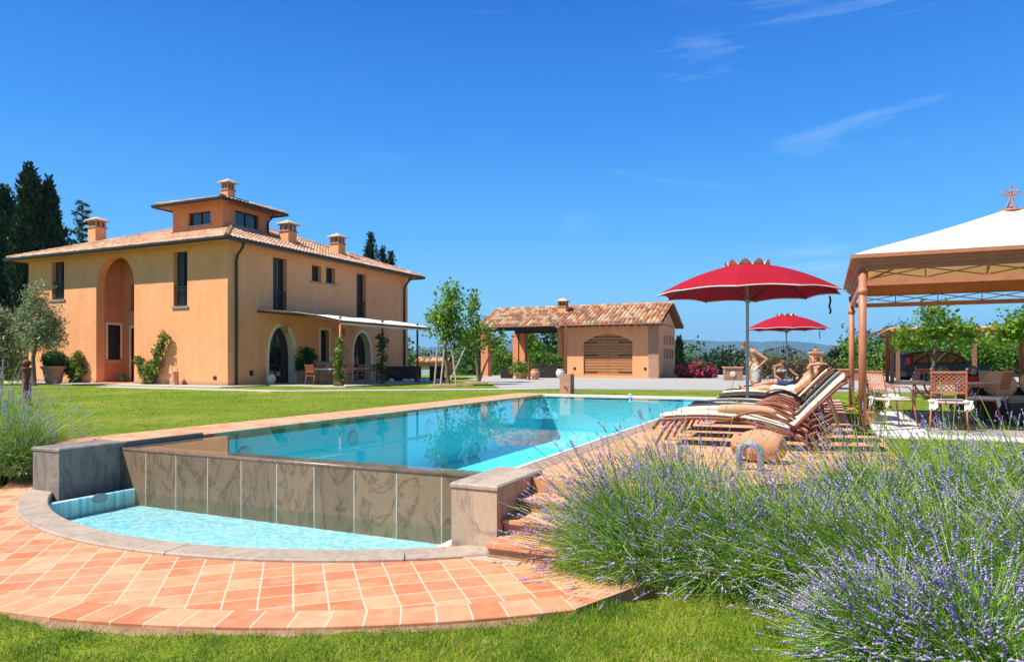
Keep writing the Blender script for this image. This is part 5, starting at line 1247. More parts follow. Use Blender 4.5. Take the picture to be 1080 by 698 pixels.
def lounger(label,loc,matm,shift=0,rz=0):
    """foot at x=0, head at x=2.5 ; seat .33, back folds at 1.72"""
    t=thing('sun_lounger',label,'sun lounger',loc,rz,'sun loungers in a row along the pool',world=False)
    prof=lambda x: .34+.05*math.sin(min(x,1.75)/1.75*PI*1.15+.15)- (max(0,x-1.2)*.16)
    for sy in (-1,1):
        y=sy*.31
        m=MB(); pts=[(x/12*1.85+.0,y,prof(x/12*1.85)) for x in range(13)]; pts=[(-.10,y,.22),(-.04,y,.30)]+pts
        m.tube(pts,.024,8); m.build('side_rail',LW,t,smooth=True)
        m=MB(); m.tube([(1.80,y*.95,.25),(2.0,y*.95,.46),(2.25,y*.95,.70),(2.42,y*.95,.86),(2.50,y*.95,.90)],.020,8); m.build('back_rail',LW,t,smooth=True)
        m=MB(); m.tube(arcpts((.95,y*1.12,.36),(1.85,y*1.12,.30),.17),.020,8); m.build('armrest',LW,t,smooth=True)
        m=MB(); m.tube([(.20,y,.37),(.05,y,.20),(-.06,y,.0)],.020,8); m.build('leg',LW,t,smooth=True)
        m=MB(); m.tube(arcpts((1.35,y,.30),(2.15,y,.0),.10),.020,8); m.build('leg',LW,t,smooth=True)
        m=MB(); c=Vector((2.12,y*1.13,.13)); 
        m.tube([c+Vector((.13*math.cos(a),0,.13*math.sin(a))) for a in [j*PI/10 for j in range(21)]],.012,6)
        for j in range(3): a=j*PI/3; m.tube([c-Vector((.13*math.cos(a),0,.13*math.sin(a))),c+Vector((.13*math.cos(a),0,.13*math.sin(a)))],.007,5)
        m.ball(c,.025,8,6); m.build('wheel',LW,t)
    m=MB(); k=.08
    while k<1.8: z=prof(k); m.box(k-.028,k+.028,-.30,.30,z+.008,z+.024); k+=.085
    m.build('seat_slats',LW,t)
    m=MB()
    for q in range(9):
        f=(q+.5)/9; x=1.82+.62*f; z=.27+.60*f; m.box(-.028,.028,-.29,.29,-.008,.008,Matrix.Translation((x,0,z))@Matrix.Rotation(math.radians(-44),4,'Y'))
    m.build('back_slats',LW,t)
    m=MB(); m.tube([(2.25,-.28,.68),(2.40,-.28,.30),(2.12,-.29,.14)],.014,6); m.tube([(2.25,.28,.68),(2.40,.28,.30),(2.12,.29,.14)],.014,6); m.tube([(2.40,-.28,.30),(2.40,.28,.30)],.014,6); m.build('back_stay',LW,t)
    # mattress following the frame
    m=MB(); path=[(x,prof(x)+.045) for x in np.linspace(.0,1.72,14)]+[(1.84,.33),(2.0,.50),(2.2,.70),(2.36,.86),(2.47,.955),(2.53,.955)]
    n=len(path); th=.034
    for i,(x,z) in enumerate(path):
        a=path[max(i-1,0)]; b=path[min(i+1,n-1)]; tx,tz=b[0]-a[0],b[1]-a[1]; l=math.hypot(tx,tz); nx_,nz_=-tz/l,tx/l
        for (yy,o_) in ((-.29,0),(-.27,th*.5+.012),(-.12,th*.6+.014),(.12,th*.6+.014),(.27,th*.5+.012),(.29,0),(.27,-th*.4),(-.27,-th*.4)):
            m.v.append((x+nx_*o_,yy,z+nz_*o_))
    for i in range(n-1):
        for k in range(8): a=i*8+k; b=i*8+(k+1)%8; m.f.append((a,b,b+8,a+8))
    m.f.append(tuple(range(8))[::-1]); m.f.append(tuple((n-1)*8+k for k in range(8)))
    m.build('mattress',matm,t,smooth=True)
    t.scale=(.93,1,1)
    return t
LX=-2.065
YL=[(9.7,MC,0,'nearest sun lounger, cream mattress with thin tan stripe, just behind the lavender'),
    (10.8,MC,.02,'second sun lounger from the front, cream mattress, between the nearest and the dark striped one'),
    (11.9,MD,-.02,'third sun lounger from the front, dark blue grey stripe, black towel over its foot'),
    (13.1,MD,.0,'fourth sun lounger from the front, dark striped mattress, just before the near parasol pole'),
    (15.6,MC,-.05,'empty cream sun lounger just beyond the near parasol pole'),
    (17.4,MC,-.18,'sun lounger the bare chested man lies on'),
    (18.5,MBK,-.25,'black sun lounger under the dark haired woman lying down'),
    (19.55,MC,-.12,'sun lounger second farthest in the row, under the short haired man'),
    (21.1,MBK,-.2,'farthest black sun lounger, where the woman in a bikini sits')]
protos={}
for (y,mt,dx,lab) in YL:
    if not protos: l0=lounger(lab,(LX+dx,y,0),mt); protos[1]=l0; protos_m={mt.name:l0}
    else:
        c=dup(l0,(LX+dx,y,0),0,lab)
        if mt is not MC:
            for ch in bpy.data.objects:
                if ch.parent==c and ch.name.startswith('mattress'):
                    ch.data=ch.data.copy(); ch.data.materials[0]=mt
# black towel on foot of the third, tan roll on the nearest
m=MB(); NX,NY=16,12
for i in range(NX+1):
    for j in range(NY+1):
        x=-.12+.95*i/NX; y=-.42+.84*j/NY; e=max(0,abs(y)-.30); z=.43+.02*math.sin(x*9+y*7)+.015*math.sin(y*23)-e*1.6-(max(0,-x+.02)*1.6); m.v.append((LX-.02+x,11.9+y*.9,z))
for i in range(NX):
    for j in range(NY): a=i*(NY+1)+j; m.f.append((a,a+1,a+NY+2,a+NY+1))
o=m.build('towel',MBK,smooth=True); sd=o.modifiers.new('s','SOLIDIFY'); sd.thickness=.015; tag(o,'black towel crumpled over the foot of the third sun lounger','towel')
TAN=plain('tan_towel_fabric',(.50,.31,.19),.95,0,.1,.08,6)
m=MB(); m.tube([(LX+.75,9.5,.50),(LX+.80,9.5,.51),(LX+1.1,9.52,.52),(LX+1.35,9.53,.50),(LX+1.45,9.52,.485),(LX+1.5,9.52,.48)],[.03,.060,.066,.062,.05,.02],14); tag(m.build('rolled_towel',TAN,smooth=True),'rolled tan towel on the nearest sun lounger','towel')
m=MB(); m.bbox(-1.75,-1.15,10.6,11.0,.0,.0,.0) if False else None
# terracotta jar lying on its side + grey-blue pipe
jp=atd(800,7.7,.0); t=thing('terracotta_jar','large terracotta jar lying on its side behind the lavender at the terrace edge','jar',jp)
Mx=Matrix.Rotation(math.radians(-90),3,'Y')@Matrix.Rotation(0,3,'Z'); Mj=Matrix.Rotation(math.radians(-22),3,'Z')@Mx
cj=Vector(jp)+Vector((.26,0,.19))
m=MB(); m.lathe([(.09,0),(.12,.01),(.165,.10),(.19,.22),(.185,.34),(.15,.44),(.10,.50),(.095,.54),(.12,.57),(.10,.57),(.08,.54),(.0,.5)],cj,24,Mj); m.build('body',TERRA,t,smooth=True)
for s in (-1,1):
    m=MB(); pts=[Mj@Vector((.0,s*.11,.50)),Mj@Vector((0,s*.20,.48)),Mj@Vector((0,s*.215,.41)),Mj@Vector((0,s*.175,.34))]; m.tube([cj+p_ for p_ in pts],.018,8); m.build('handle',TERRA,t,smooth=True)
m=MB(); q=atd(790,7.2,.06); q2_=[(-.10,0,-.25),(-.10,0,.14),(-.075,0,.19),(-.03,0,.215),(.05,0,.215),(.10,0,.18),(.115,0,.13),(.115,0,-.25)]
m.tube([q+Vector(v_) for v_ in q2_],.035,12); o=m.build('pipe_hoop',mottled('blue_grey_pipe',(.10,.14,.15),(.34,.42,.44),6,.5,20,.3),smooth=True); tag(o,'blue grey bent pipe hoop standing before the terracotta jar','pipe')

# ================================================================ parasols
def parasol(name,label,loc,R,rimz,topz,strap):
    t=thing(name,label,'parasol',loc,0,'red parasols by the pool',world=False)
    m=MB(); m.tube([(0,0,0),(0,0,topz-.05)],.030,14); m.lathe([(.28,0),(.28,.03),(.06,.05),(.05,.28),(.04,.29)],(0,0,0),24) ; m.build('pole',SILV,t,smooth=False)
    m=MB(); n=10; K=10; M_=6
    def P(i,f,r):   # between rib i and i+1
        a0=2*PI*i/n+.31; a1=2*PI*(i+1)/n+.31; z=rimz+(topz-rimz)*(1-r**1.75)
        p=Vector((math.cos(a0),math.sin(a0),0)).lerp(Vector((math.cos(a1),math.sin(a1),0)),f)
        sc_=math.sin(PI*f); rr=R*r*(1-.035*sc_*r); return Vector((p.x*rr,p.y*rr,z+.035*sc_*r*r*(1 if r<1.01 else 1)))
    rs=[.10+.90*k/K for k in range(K+1)]
    for i in range(n):
        o_=len(m.v)
        for r in rs:
            for j in range(M_+1): m.v.append(P(i,j/M_,r))
        for k in range(K):
            for j in range(M_): a=o_+k*(M_+1)+j; m.f.append((a,a+1,a+M_+2,a+M_+1))
    c=m.build('canopy',REDC,t); sd=c.modifiers.new('s','SOLIDIFY'); sd.thickness=.006
    bmw=c.modifiers.new('w','WELD'); bmw.merge_threshold=.001
    m=MB()
    for i in range(n):
        for j in range(M_): a=P(i,j/M_,1.0); b=P(i,(j+1)/M_,1.0); m.tube([a,b],.011,5,cap=False)
    m.build('edge_trim',TRIMC,c)
    for i in range(n):
        a=2*PI*i/n+.31; u=Vector((math.cos(a),math.sin(a),0)); m=MB()
        m.tube([u*(R*r)+Vector((0,0,rimz+(topz-rimz)*(1-r**1.75)-.016)) for r in (.05,.3,.6,.85,1.0)],.009,5); m.tube([u*(R*.5)+Vector((0,0,rimz+(topz-rimz)*(1-.5**1.75)-.02)),Vector((0,0,rimz-.12))+u*.04],.007,5); m.build('rib',plain('dark_rib',(.05,.02,.02),.6) if i==0 else bpy.data.materials['dark_rib'],t)
    m=MB(); m.lathe([(.05,-.16),(.06,-.1),(.05,-.05)],(0,0,rimz),12); m.build('hub',SILV,t)
    # scalloped vent crown: red top with white and yellow waving flounce
    m=MB(); N=120
    for (r0,r1,zz) in ((.26,.345,0),):
        for k in range(N+1):
            a=2*PI*k/N; w_=abs(math.sin(a*n/2)); zc=topz-(topz-rimz)*.055
            m.v += [(R*.20*math.cos(a),R*.20*math.sin(a),zc+.0),(R*.235*math.cos(a),R*.235*math.sin(a),zc-.03+.125*w_)]
        for k in range(N): m.f.append((2*k,2*k+2,2*k+3,2*k+1))
    v_=m.build('vent_flounce',YELC,c); v_.modifiers.new('s','SOLIDIFY').thickness=.006
    m=MB(); 
    for k in range(N):
        a=2*PI*k/N; b=2*PI*(k+1)/N; zc=topz-(topz-rimz)*.055; f=lambda q:(R*.238*math.cos(q),R*.238*math.sin(q),zc-.03+.127*abs(math.sin(q*n/2))); m.tube([f(a),f(b)],.0045,5,cap=False)
    m.build('flounce_trim',plain('dark_trim',(.14,.03,.03),.8),c)
    m=MB(); m.lathe([(R*.21,topz-(topz-rimz)*.06),(R*.1,topz+.0),(.03,topz+.03),(.01,topz+.06)],(0,0,0),20); m.build('cap',REDC,c)
    if strap:
        a=strap; u=Vector((cs*math.cos(a)-0,sn,0)); u=Vector((cs,sn,0)); s0=u*(R*.93)+Vector((0,0,rimz-.02)); m=MB(); sd_=Vector((-sn,cs,0))
        pts=[(0,0),(.015,-.10),(-.01,-.2),(.02,-.30),(.0,-.36)]
        for (x0,z0),(x1,z1) in zip(pts,pts[1:]): m.add([s0+u*(x0-.02)+Vector((0,0,z0)),s0+u*(x0+.02)+Vector((0,0,z0)),s0+u*(x1+.02)+Vector((0,0,z1)),s0+u*(x1-.02)+Vector((0,0,z1))],[(0,1,2,3)])
        o_=m.build('strap',plain('strap_navy',(.03,.035,.07),.8),t); o_.modifiers.new('s','SOLIDIFY').thickness=.004
    return t
pr=parasol('parasol','large red parasol near the sun loungers with scalloped yellow crown',(-1.40,14.29,0),1.76,2.47,3.07,1)
dup(pr,(-1.46,30.74,0),.2,'smaller looking red parasol farther back beyond the pool',scale=(.95,.95,1))

# ================================================================ people
SKIN=mottled('fair_skin',(.62,.33,.21),(.70,.40,.27),3,.55,30,.05,.002); SKIN2=mottled('tanned_skin',(.46,.21,.12),(.55,.27,.16),3,.5,30,.05,.002)  # fair and tanned skin as plain base tones
HAIRB=plain('dark_hair',(.018,.012,.010),.6); HAIR2=plain('brown_hair',(.12,.06,.03),.6)
LIPS=plain('lip_skin',(.50,.17,.13),.5); EYEW=plain('eye_white',(.75,.72,.68),.3); 
def capsule(m,a,ra,b,rb,n=14,k=5):
    a,b=Vector(a),Vector(b); d=b-a; L_=d.length
    if L_<1e-6: return
    d/=L_; pts=[];rs=[]
    for i in range(k): t_=PI/2*(1-i/k); pts.append(a-d*ra*math.sin(t_)); rs.append(max(ra*math.cos(t_),.0008))
    pts.append(a); rs.append(ra); pts.append(a.lerp(b,.5)); rs.append((ra+rb)/2); pts.append(b); rs.append(rb)
    for i in range(1,k+1): t_=PI/2*i/k; pts.append(b+d*rb*math.sin(t_)); rs.append(max(rb*math.cos(t_),.0008))
    m.tube(pts,rs,n)
def ell(m,c,r,M=None,n=18,k=12):
    o=len(m.v); m.ball((0,0,0),r,n,k)
    for i in range(o,len(m.v)):
        v=Vector(m.v[i]); 
        if M is not None: v=M@v
        m.v[i]=tuple(v+Vector(c))
def fused(m,name,mat,parent,vox,sm_=6):
    o=m.build(name,mat,parent,smooth=True); r=o.modifiers.new('r','REMESH'); r.mode='VOXEL'; r.voxel_size=vox; r.use_smooth_shade=True
    s=o.modifiers.new('s','SMOOTH'); s.factor=.5; s.iterations=sm_; return o
def person(label,loc,J,F,skin,hair,hairlen=0,face=(1,0,0),up=(0,0,1),female=False,clothes=()):
    """J joints in world axes relative to loc: neck, head(centre), sh[2], el[2], wr[2], chest, waist, pelvis, hip[2], kn[2], an[2], toe[2]"""
    t=thing('person',label,'person',loc); O=Vector(loc); g=lambda k:O+Vector(J[k])
    m=MB(); sw=.9 if female else 1
    H=g('head'); f=Vector(face).normalized(); u=Vector(up).normalized(); u=(u-f*u.dot(f)).normalized(); s=u.cross(f)
    M=Matrix((s,f,u)).transposed()     # local x=side,y=face,z=up
    ell(m,H+u*.015,(.074,.092,.105),M); ell(m,H+f*.030-u*.045,(.052,.062,.068),M); ell(m,H+f*.082-u*.085,(.024,.020,.020),M)
    capsule(m,H+f*.090+u*.015,.009,H+f*.112-u*.018,.014); 
    ell(m,H+f*.083+u*.038,(.045,.016,.011),M)
    for q in (-1,1): ell(m,H+s*q*.076-f*.005-u*.005,(.010,.020,.032),M); ell(m,H+s*q*.042+f*.068-u*.022,(.020,.018,.016),M)
    nk=g('neck'); capsule(m,H-u*.06-f*.015,.050*sw,nk,.056*sw)
    ch,wa,pe=g('chest'),g('waist'),g('pelvis'); sv=(g('shR')-g('shL')).normalized(); ax=(nk-ch).normalized(); fw=sv.cross(ax).normalized(); MT=Matrix((sv,fw,ax)).transposed()
    ell(m,ch,(.155*sw,.105,.17),MT); capsule(m,nk-ax*.03,.06,ch+ax*.05,.10)
    ax2=(ch-wa).normalized(); fw2=sv.cross(ax2).normalized(); M2_=Matrix((sv,fw2,ax2)).transposed()
    ell(m,wa,((.12 if female else .14),.098,.16),M2_); ell(m,ch.lerp(wa,.5),(.135*sw,.10,.13),M2_); ell(m,pe,(.155 if female else .15,.108,.12),M2_)
    if female:
        for q in (-1,1): ell(m,ch+sv*q*.075+fw*(.095 if fw.dot(f)>-.2 else -.095)-ax*.03,(.058,.05,.055),MT)
    for S in 'LR':
        sh,el,wr=g('sh'+S),g('el'+S),g('wr'+S)
        ell(m,sh,(.062*sw,.058*sw,.060*sw)); capsule(m,ch+ax*.10+(sh-ch)*.3,.07,sh,.055*sw); capsule(m,sh,.052*sw,el,.040*sw); capsule(m,sh.lerp(el,.3),.050*sw,sh.lerp(el,.6),.046*sw)
        capsule(m,el,.040*sw,el.lerp(wr,.35),.040*sw); capsule(m,el.lerp(wr,.35),.040*sw,wr,.026*sw)
        # hand
        hd=Vector(J.get('hd'+S,tuple((wr-el).normalized()))).normalized(); side=hd.cross(Vector(J.get('pn'+S,(0,0,1)))).normalized()
        if side.length<.1: side=hd.orthogonal().normalized()
        pn=side.cross(hd).normalized()
        for q in (-1,-.33,.33,1): capsule(m,wr+hd*.01+side*q*.016,.017,wr+hd*.085+side*q*.028,.0135)
        for q,l in ((-1.05,.062),(-.36,.078),(.34,.084),(1.05,.076)):
            a=wr+hd*.088+side*q*.028; b=a+hd*l*.52-pn*.012+side*q*.004; c=b+hd*l*.42-pn*.026; capsule(m,a,.0115,b,.0105,8,3); capsule(m,b,.0105,c,.0088,8,3)
        a=wr+hd*.025+side*.030; b=a+side*.030+hd*.030-pn*.01; c=b+side*.008+hd*.036-pn*.012; capsule(m,a,.016,b,.0125,8,3); capsule(m,b,.0125,c,.0105,8,3)
        hp,kn,an,to=g('hip'+S),g('kn'+S),g('an'+S),g('toe'+S)
        capsule(m,hp,.098,hp.lerp(kn,.5),.080); capsule(m,hp.lerp(kn,.5),.080,kn,.058); capsule(m,kn,.056,kn.lerp(an,.32),.058); capsule(m,kn.lerp(an,.32),.058,an,.036); ell(m,kn,(.060,.060,.062))
        back=(an-to).normalized(); dn=(an-kn).normalized(); capsule(m,an+dn*.03+back*.025,.034,an,.036); capsule(m,an+dn*.035,.033,to+dn*.015,.026); capsule(m,an.lerp(to,.5)+dn*.02,.036,to+dn*.02,.030)
        td=(to-an).normalized(); ts=td.cross(dn).normalized()
        for q in range(5): capsule(m,to+ts*(q-2)*.016+dn*.02,.013,to+ts*(q-2)*.018+td*(.045-.006*abs(q-1))+dn*.024,.009,8,3)
    body=fused(m,'body',skin,t,.0075)
    m=MB()
    for q in (-1,1): ell(m,H+s*q*.031+f*.082+u*.012,(.014,.010,.008),M,12,8)
    m.build('eyes',EYEW,t,smooth=True)
    m=MB()
    for q in (-1,1): ell(m,H+s*q*.031+f*.090+u*.012,(.006,.004,.006),M,10,6)
    m.build('irises',HAIRB,t); m=MB(); ell(m,H+f*.094-u*.048,(.024,.010,.008),M,12,8); m.build('mouth',LIPS,t,smooth=True)
    m=MB(); ell(m,H-f*.016+u*.040,(.082,.092,.092),M); ell(m,H-f*.045-u*.005,(.078,.066,.088),M)
    if hairlen: 
        for q in (-1,-.4,.3,.9): capsule(m,H-f*.06+s*q*.05,.045,H-f*.085-u*hairlen+s*q*.055,.028)
        ell(m,H+f*.01+u*.075,(.072,.078,.05),M)
    fused(m,'hair',hair,t,.010,3)
    return t,g
def garment(t,name,mat,shapes,vox=.011,it=4,wr=0):
    m=MB()
    for sft in shapes:
        if len(sft)==4: capsule(m,*sft,16,5)
        else: ell(m,sft[0],sft[1])
    o=fused(m,name,mat,t,vox,it)
    return o
# camera-space axes for posing
EX=Vector((cs,sn,0)); EY=Vector((-sn,cs,0)); EZv=Vector((0,0,1))
def cv3(x,y,z): return tuple(EX*x+EY*y+EZv*z)     # x right in the view, y away, z up
# E: standing man, bent forward looking down, hand on hip
ml=atd(797,19.3,0)
JE=dict(head=cv3(-.30,0,1.585),neck=cv3(-.16,.0,1.49),chest=cv3(-.02,.0,1.33),waist=cv3(.03,0,1.08),pelvis=cv3(.02,0,.93),
 shL=cv3(-.10,-.19,1.43),shR=cv3(-.10,.19,1.43),elL=cv3(.20,-.33,1.20),elR=cv3(.02,.36,1.15),wrL=cv3(.02,-.20,1.00),wrR=cv3(-.14,.26,.93),
 hipL=cv3(.02,-.09,.90),hipR=cv3(.02,.09,.90),knL=cv3(-.02,-.11,.50),knR=cv3(.03,.11,.50),anL=cv3(.03,-.12,.09),anR=cv3(.10,.12,.09),toeL=cv3(-.11,-.14,.04),toeR=cv3(-.04,.14,.04),
 hdL=cv3(-.5,.25,-.6),hdR=cv3(-.2,0,-1))
tE,g=person('shirtless man in pale knee length shorts standing bent forward with hand on hip',ml,JE,None,SKIN2,HAIR2,0,face=cv3(-.75,0,-.66),up=cv3(-.6,0,.75))
SHORT=mottled('pale_patterned_shorts',(.24,.21,.17),(.60,.56,.48),12,.9,30,.1)
garment(tE,'shorts',SHORT,[(g('pelvis')+Vector((0,0,.07)),.135,g('pelvis'),.148),(g('hipL'),.128,g('hipL').lerp(g('knL'),.78),.118),(g('hipR'),.128,g('hipR').lerp(g('knR'),.78),.118)])
# A: bare-chested man lying on lounger at y=15.4, hands behind head
def lying(y,lx,dz=0,flip=1,arms='up',ztop=0):
    X=lambda v:LX+lx+v
    J=dict(pelvis=(1.62,0,.52),waist=(1.80,0,.60),chest=(2.02,0,.78),neck=(2.19,0,.97),head=(2.25,0,1.10),
      shL=(2.13,-.19,.90),shR=(2.13,.19,.90),hipL=(1.58,-.09,.51),hipR=(1.58,.09,.51),
      knL=(1.10,-.12,.60),knR=(1.10,.11,.55),anL=(.66,-.13,.50),anR=(.66,.12,.50),toeL=(.58,-.17,.62),toeR=(.56,.17,.62))
    if arms=='up': J.update(elL=(2.10,-.36,1.14),elR=(2.12,.36,1.14),wrL=(2.34,-.20,1.16),wrR=(2.34,.20,1.16),hdL=(.5,.8,.1),hdR=(.5,-.8,.1))
    else: J.update(elL=(1.93,-.29,.66),elR=(1.93,.29,.66),wrL=(1.70,-.26,.55),wrR=(1.70,.26,.55))
    off=Vector((LX+lx,y,0)); 
    return {k:(Vector(v) if not k.startswith('hd') else Vector(v)) for k,v in J.items()},(LX+lx,y,0)
J,lc=lying(17.4,-.32); J={k:tuple(v+(Vector((0,0,-.07)) if not k.startswith('hd') else Vector())) for k,v in J.items()}
tA,g=person('bare chested man in white shorts lying on a lounger with arms folded behind his head',lc,J,None,SKIN,HAIR2,0,face=(-.75,0,.65),up=(.65,0,.75))
garment(tA,'shorts',plain('white_shorts_fabric',(.72,.72,.74),.9),[(g('pelvis')+Vector((.07,0,.03)),.128,g('pelvis'),.138),(g('hipL'),.118,g('hipL').lerp(g('knL'),.62),.10),(g('hipR'),.118,g('hipR').lerp(g('knR'),.62),.10)])
# B: dark-haired woman in black lying
J,lc=lying(18.5,-.38,arms='down'); J={k:tuple(v+(Vector((-.1,0,-.10)) if not k.startswith('hd') else Vector())) for k,v in J.items()}
tB,g=person('dark haired woman in a black swimsuit lying on a lounger behind the bare chested man',lc,J,None,SKIN2,HAIRB,.14,face=(-.7,-.2,.65),up=(.65,0,.75),female=True)
garment(tB,'swimsuit',MBK,[(g('pelvis'),.15,g('waist'),.128),(g('waist'),.128,g('chest')+Vector((.0,0,.0)),.145),(g('chest')+Vector((0,-.06,.03)),.10,g('chest')+Vector((0,.06,.03)),.10)])
# C: short-haired man reclining
J,lc=lying(19.55,-.26,arms='down'); J={k:tuple(v+(Vector((-.05,0,.0)) if not k.startswith('hd') else Vector())) for k,v in J.items()}
J['head']=(2.10,0,1.17); J['neck']=(2.12,0,1.02); J['chest']=(1.98,0,.82)
tC,g=person('short haired man reclining upright on the second farthest lounger, only his head showing',lc,J,None,SKIN2,HAIR2,0,face=(-1,-.2,.0),up=(0,0,1))
garment(tC,'shorts',plain('navy_shorts_fabric',(.03,.05,.12),.9),[(g('pelvis')+Vector((.05,0,.02)),.13,g('pelvis'),.138),(g('hipL'),.118,g('hipL').lerp(g('knL'),.62),.10),(g('hipR'),.118,g('hipR').lerp(g('knR'),.62),.10)])
# D: woman sitting on lounger edge, leaning, arm reaching right
lc=atd(823,19.7,0)
JD=dict(pelvis=cv3(-.02,.1,.52),waist=cv3(.0,.08,.68),chest=cv3(.0,.02,.88),neck=cv3(.02,-.02,1.05),head=cv3(.05,-.06,1.18),shL=cv3(-.16,-.02,1.00),shR=cv3(.18,-.02,1.00),
 elL=cv3(-.20,-.12,.74),wrL=cv3(-.10,-.32,.62),elR=cv3(.34,-.14,.80),wrR=cv3(.52,-.28,.66),hipL=cv3(-.10,.05,.50),hipR=cv3(.08,.05,.50),knL=cv3(-.24,-.36,.50),knR=cv3(.02,-.40,.50),
 anL=cv3(-.26,-.36,.10),anR=cv3(.0,-.42,.10),toeL=cv3(-.30,-.50,.04),toeR=cv3(.0,-.56,.04))
tD,g=person('woman with dark pinned hair in a bikini sitting on the farthest lounger reaching right',lc,JD,None,mottled('shaded_skin',(.30,.13,.075),(.38,.18,.10),3,.5,30,.05,.002),HAIRB,.04,face=cv3(.35,-.75,-.45),up=cv3(.1,-.3,.9),female=True)  # skin darkened so the shade on her is in its colour
BIK=plain('grey_bikini_fabric',(.30,.32,.30),.9)
garment(tD,'bikini',BIK,[(g('pelvis')+Vector((0,0,-.01)),.142,g('pelvis')+Vector((0,0,.03)),.14)])
garment(tD,'bikini_top',BIK,[(g('chest')+Vector(cv3(-.09,-.09,-.02)),.062,g('chest')+Vector(cv3(-.05,-.10,-.02)),.060),(g('chest')+Vector(cv3(.05,-.10,-.02)),.060,g('chest')+Vector(cv3(.09,-.09,-.02)),.062)])

# ================================================================ shower, gate, walls, bollards
sp0=atd(598,24.4,0); t=thing('outdoor_shower','brick block outdoor shower with tall rust red pipe and shower head at the pool end','shower',sp0)
m=MB(); m.bbox(sp0.x-.20,sp0.x+.20,sp0.y-.2,sp0.y+.2,-.05,.70,.01); m.build('brick_block',BRICK,t)
m=MB(); b=sp0+Vector((-.12,.2,0)); m.tube([b+Vector((0,.06,0)),b+Vector((0,.06,2.45)),b+Vector((-.04,.03,2.58)),b+Vector((-.16,-.02,2.62)),b+Vector((-.26,-.06,2.56)),b+Vector((-.28,-.07,2.46))],.030,10); m.build('pipe',RUSTP,t,smooth=True)
m=MB(); m.lathe([(.02,0),(.03,-.04),(.10,-.09),(.10,-.10),(0,-.10)],b+Vector((-.28,-.07,2.47)),16); m.build('shower_head',plain('brass_head',(.40,.27,.12),.4,.7),t)
m=MB(); m.tube([sp0+Vector((.02,-.2,.22)),sp0+Vector((.02,-.29,.23)),sp0+Vector((.02,-.31,.17))],.014,8); m.lathe([(.03,0),(.03,.02)],sp0+Vector((.02,-.25,.25)),10); m.build('tap',IRONB,t)
p=at(669.6,417.5,0); t=thing('pool_float','small white and blue float at the far edge of the pool','float',(p.x,21.7,-.05)); m=MB(); m.lathe([(.02,0),(.06,.02),(.06,.05),(.03,.06),(.03,.12),(.045,.13),(.045,.15),(.0,.16)],(p.x,21.7,-.05),14); m.build('body',plain('white_plastic',(.8,.8,.8),.4),t); m=MB(); m.lathe([(.072,.03),(.074,.04),(.072,.05)],(p.x,21.7,-.05),14); m.build('ring',plain('blue_plastic',(.05,.2,.55),.4),t)
gd=41.0
def pier(name,label,px,d,w,h,ballc):
    p=atd(px,d,-.1); t=thing(name,label,'gate pier',p,PI/2*0+math.atan2(sn,cs),world=False)
    m=MB(); m.box(-w/2,w/2,-w/2,w/2,0,h-.12); m.build('shaft',PLAS2,t); m=MB(); m.bbox(-w/2-.06,w/2+.06,-w/2-.06,w/2+.06,h-.12,h,.03); m.build('cap',TERRA,t)
    m=MB(); m.ball((0,0,h+.08),.11,14,10); m.build('ball',ballc,t,smooth=True); return t
OR=plain('orange_glass_ball',(.75,.25,.03),.4)
pier('gate_pier','tall plastered pier with orange ball right of the iron gate',860.3,gd,.55,1.83,OR)
pier('gate_pier','plastered pier of the iron gate hidden behind the standing man',793,gd,.5,1.7,OR)
A=atd(796,gd,0); B=atd(857,gd,0); t=thing('iron_gate','arched wrought iron gate between two plastered piers beyond the drive','gate',A)
for h_ in (0,1):
    m=MB(); n=12
    for k in range(n+1):
        f=(h_+k/n)/2; P_=A.lerp(B,f); zt=1.15+.95*math.sin(PI*f)**.8; m.tube([P_+Vector((0,0,.02)),P_+Vector((0,0,zt))],.016,5)
    m.tube([A.lerp(B,(h_+k/8)/2)+Vector((0,0,1.15+.85*math.sin(PI*(h_+k/8)/2)**.8)) for k in range(9)],.022,6)
    for zz in (.15,.95): m.tube([A.lerp(B,h_/2)+Vector((0,0,zz)),A.lerp(B,(h_+1)/2)+Vector((0,0,zz))],.02,6)
    m.build('gate_leaf',plain('rusty_iron',(.07,.035,.025),.7),t)
m=MB(); c=A.lerp(B,.5)+Vector((0,0,2.0)); m.tube([c,c+Vector((0,0,.35))],[.025,.004],6); m.build('spike',IRONB,t)
def lowwall(label,px0,px1,d,h,orn=()):
    a=atd(px0,d,-.1); b=atd(px1,d,-.1); L_=(b-a).length; t=thing('low_brick_wall',label,'wall',a,math.atan2((b-a).y,(b-a).x),world=False)
    m=MB(); m.box(0,L_,-.15,.15,0,h-.08); m.build('wall_body',BRICK,t); m=MB(); m.bbox(-.04,L_+.04,-.2,.2,h-.08,h,.02); m.build('coping',TERRA,t)
    for x in orn:
        m=MB(); m.lathe([(.17,0),(.17,.03),(.11,.05),(0,.05)],(x*L_,-.15,h*.52),18,Matrix.Rotation(PI/2,3,'X')); m.build('round_ornament',CREAM,t)
    return t
lowwall('short brick wall with round pale ornament left of the iron gate',763.5,782.5,gd-.5,.93,(.45,))
lowwall('long brick wall with round pale ornament right of the iron gate',866,912,gd-.5,.80,(.5,))
m=MB(); a=atd(782,gd-.4,0); b=atd(791,gd-.2,0)
t=thing('iron_fence','short rusty iron fence panel between left brick wall and gate pier','fence',a)
for k in range(6): P_=a.lerp(b,k/5); m.tube([P_,P_+Vector((0,0,1.0))],.014,5)
m.build('bars',RUSTD,t)
for z_ in (.15,.9): m=MB(); m.tube([a+Vector((0,0,z_)),b+Vector((0,0,z_))],.018,6); m.build('rail',RUSTD,t)
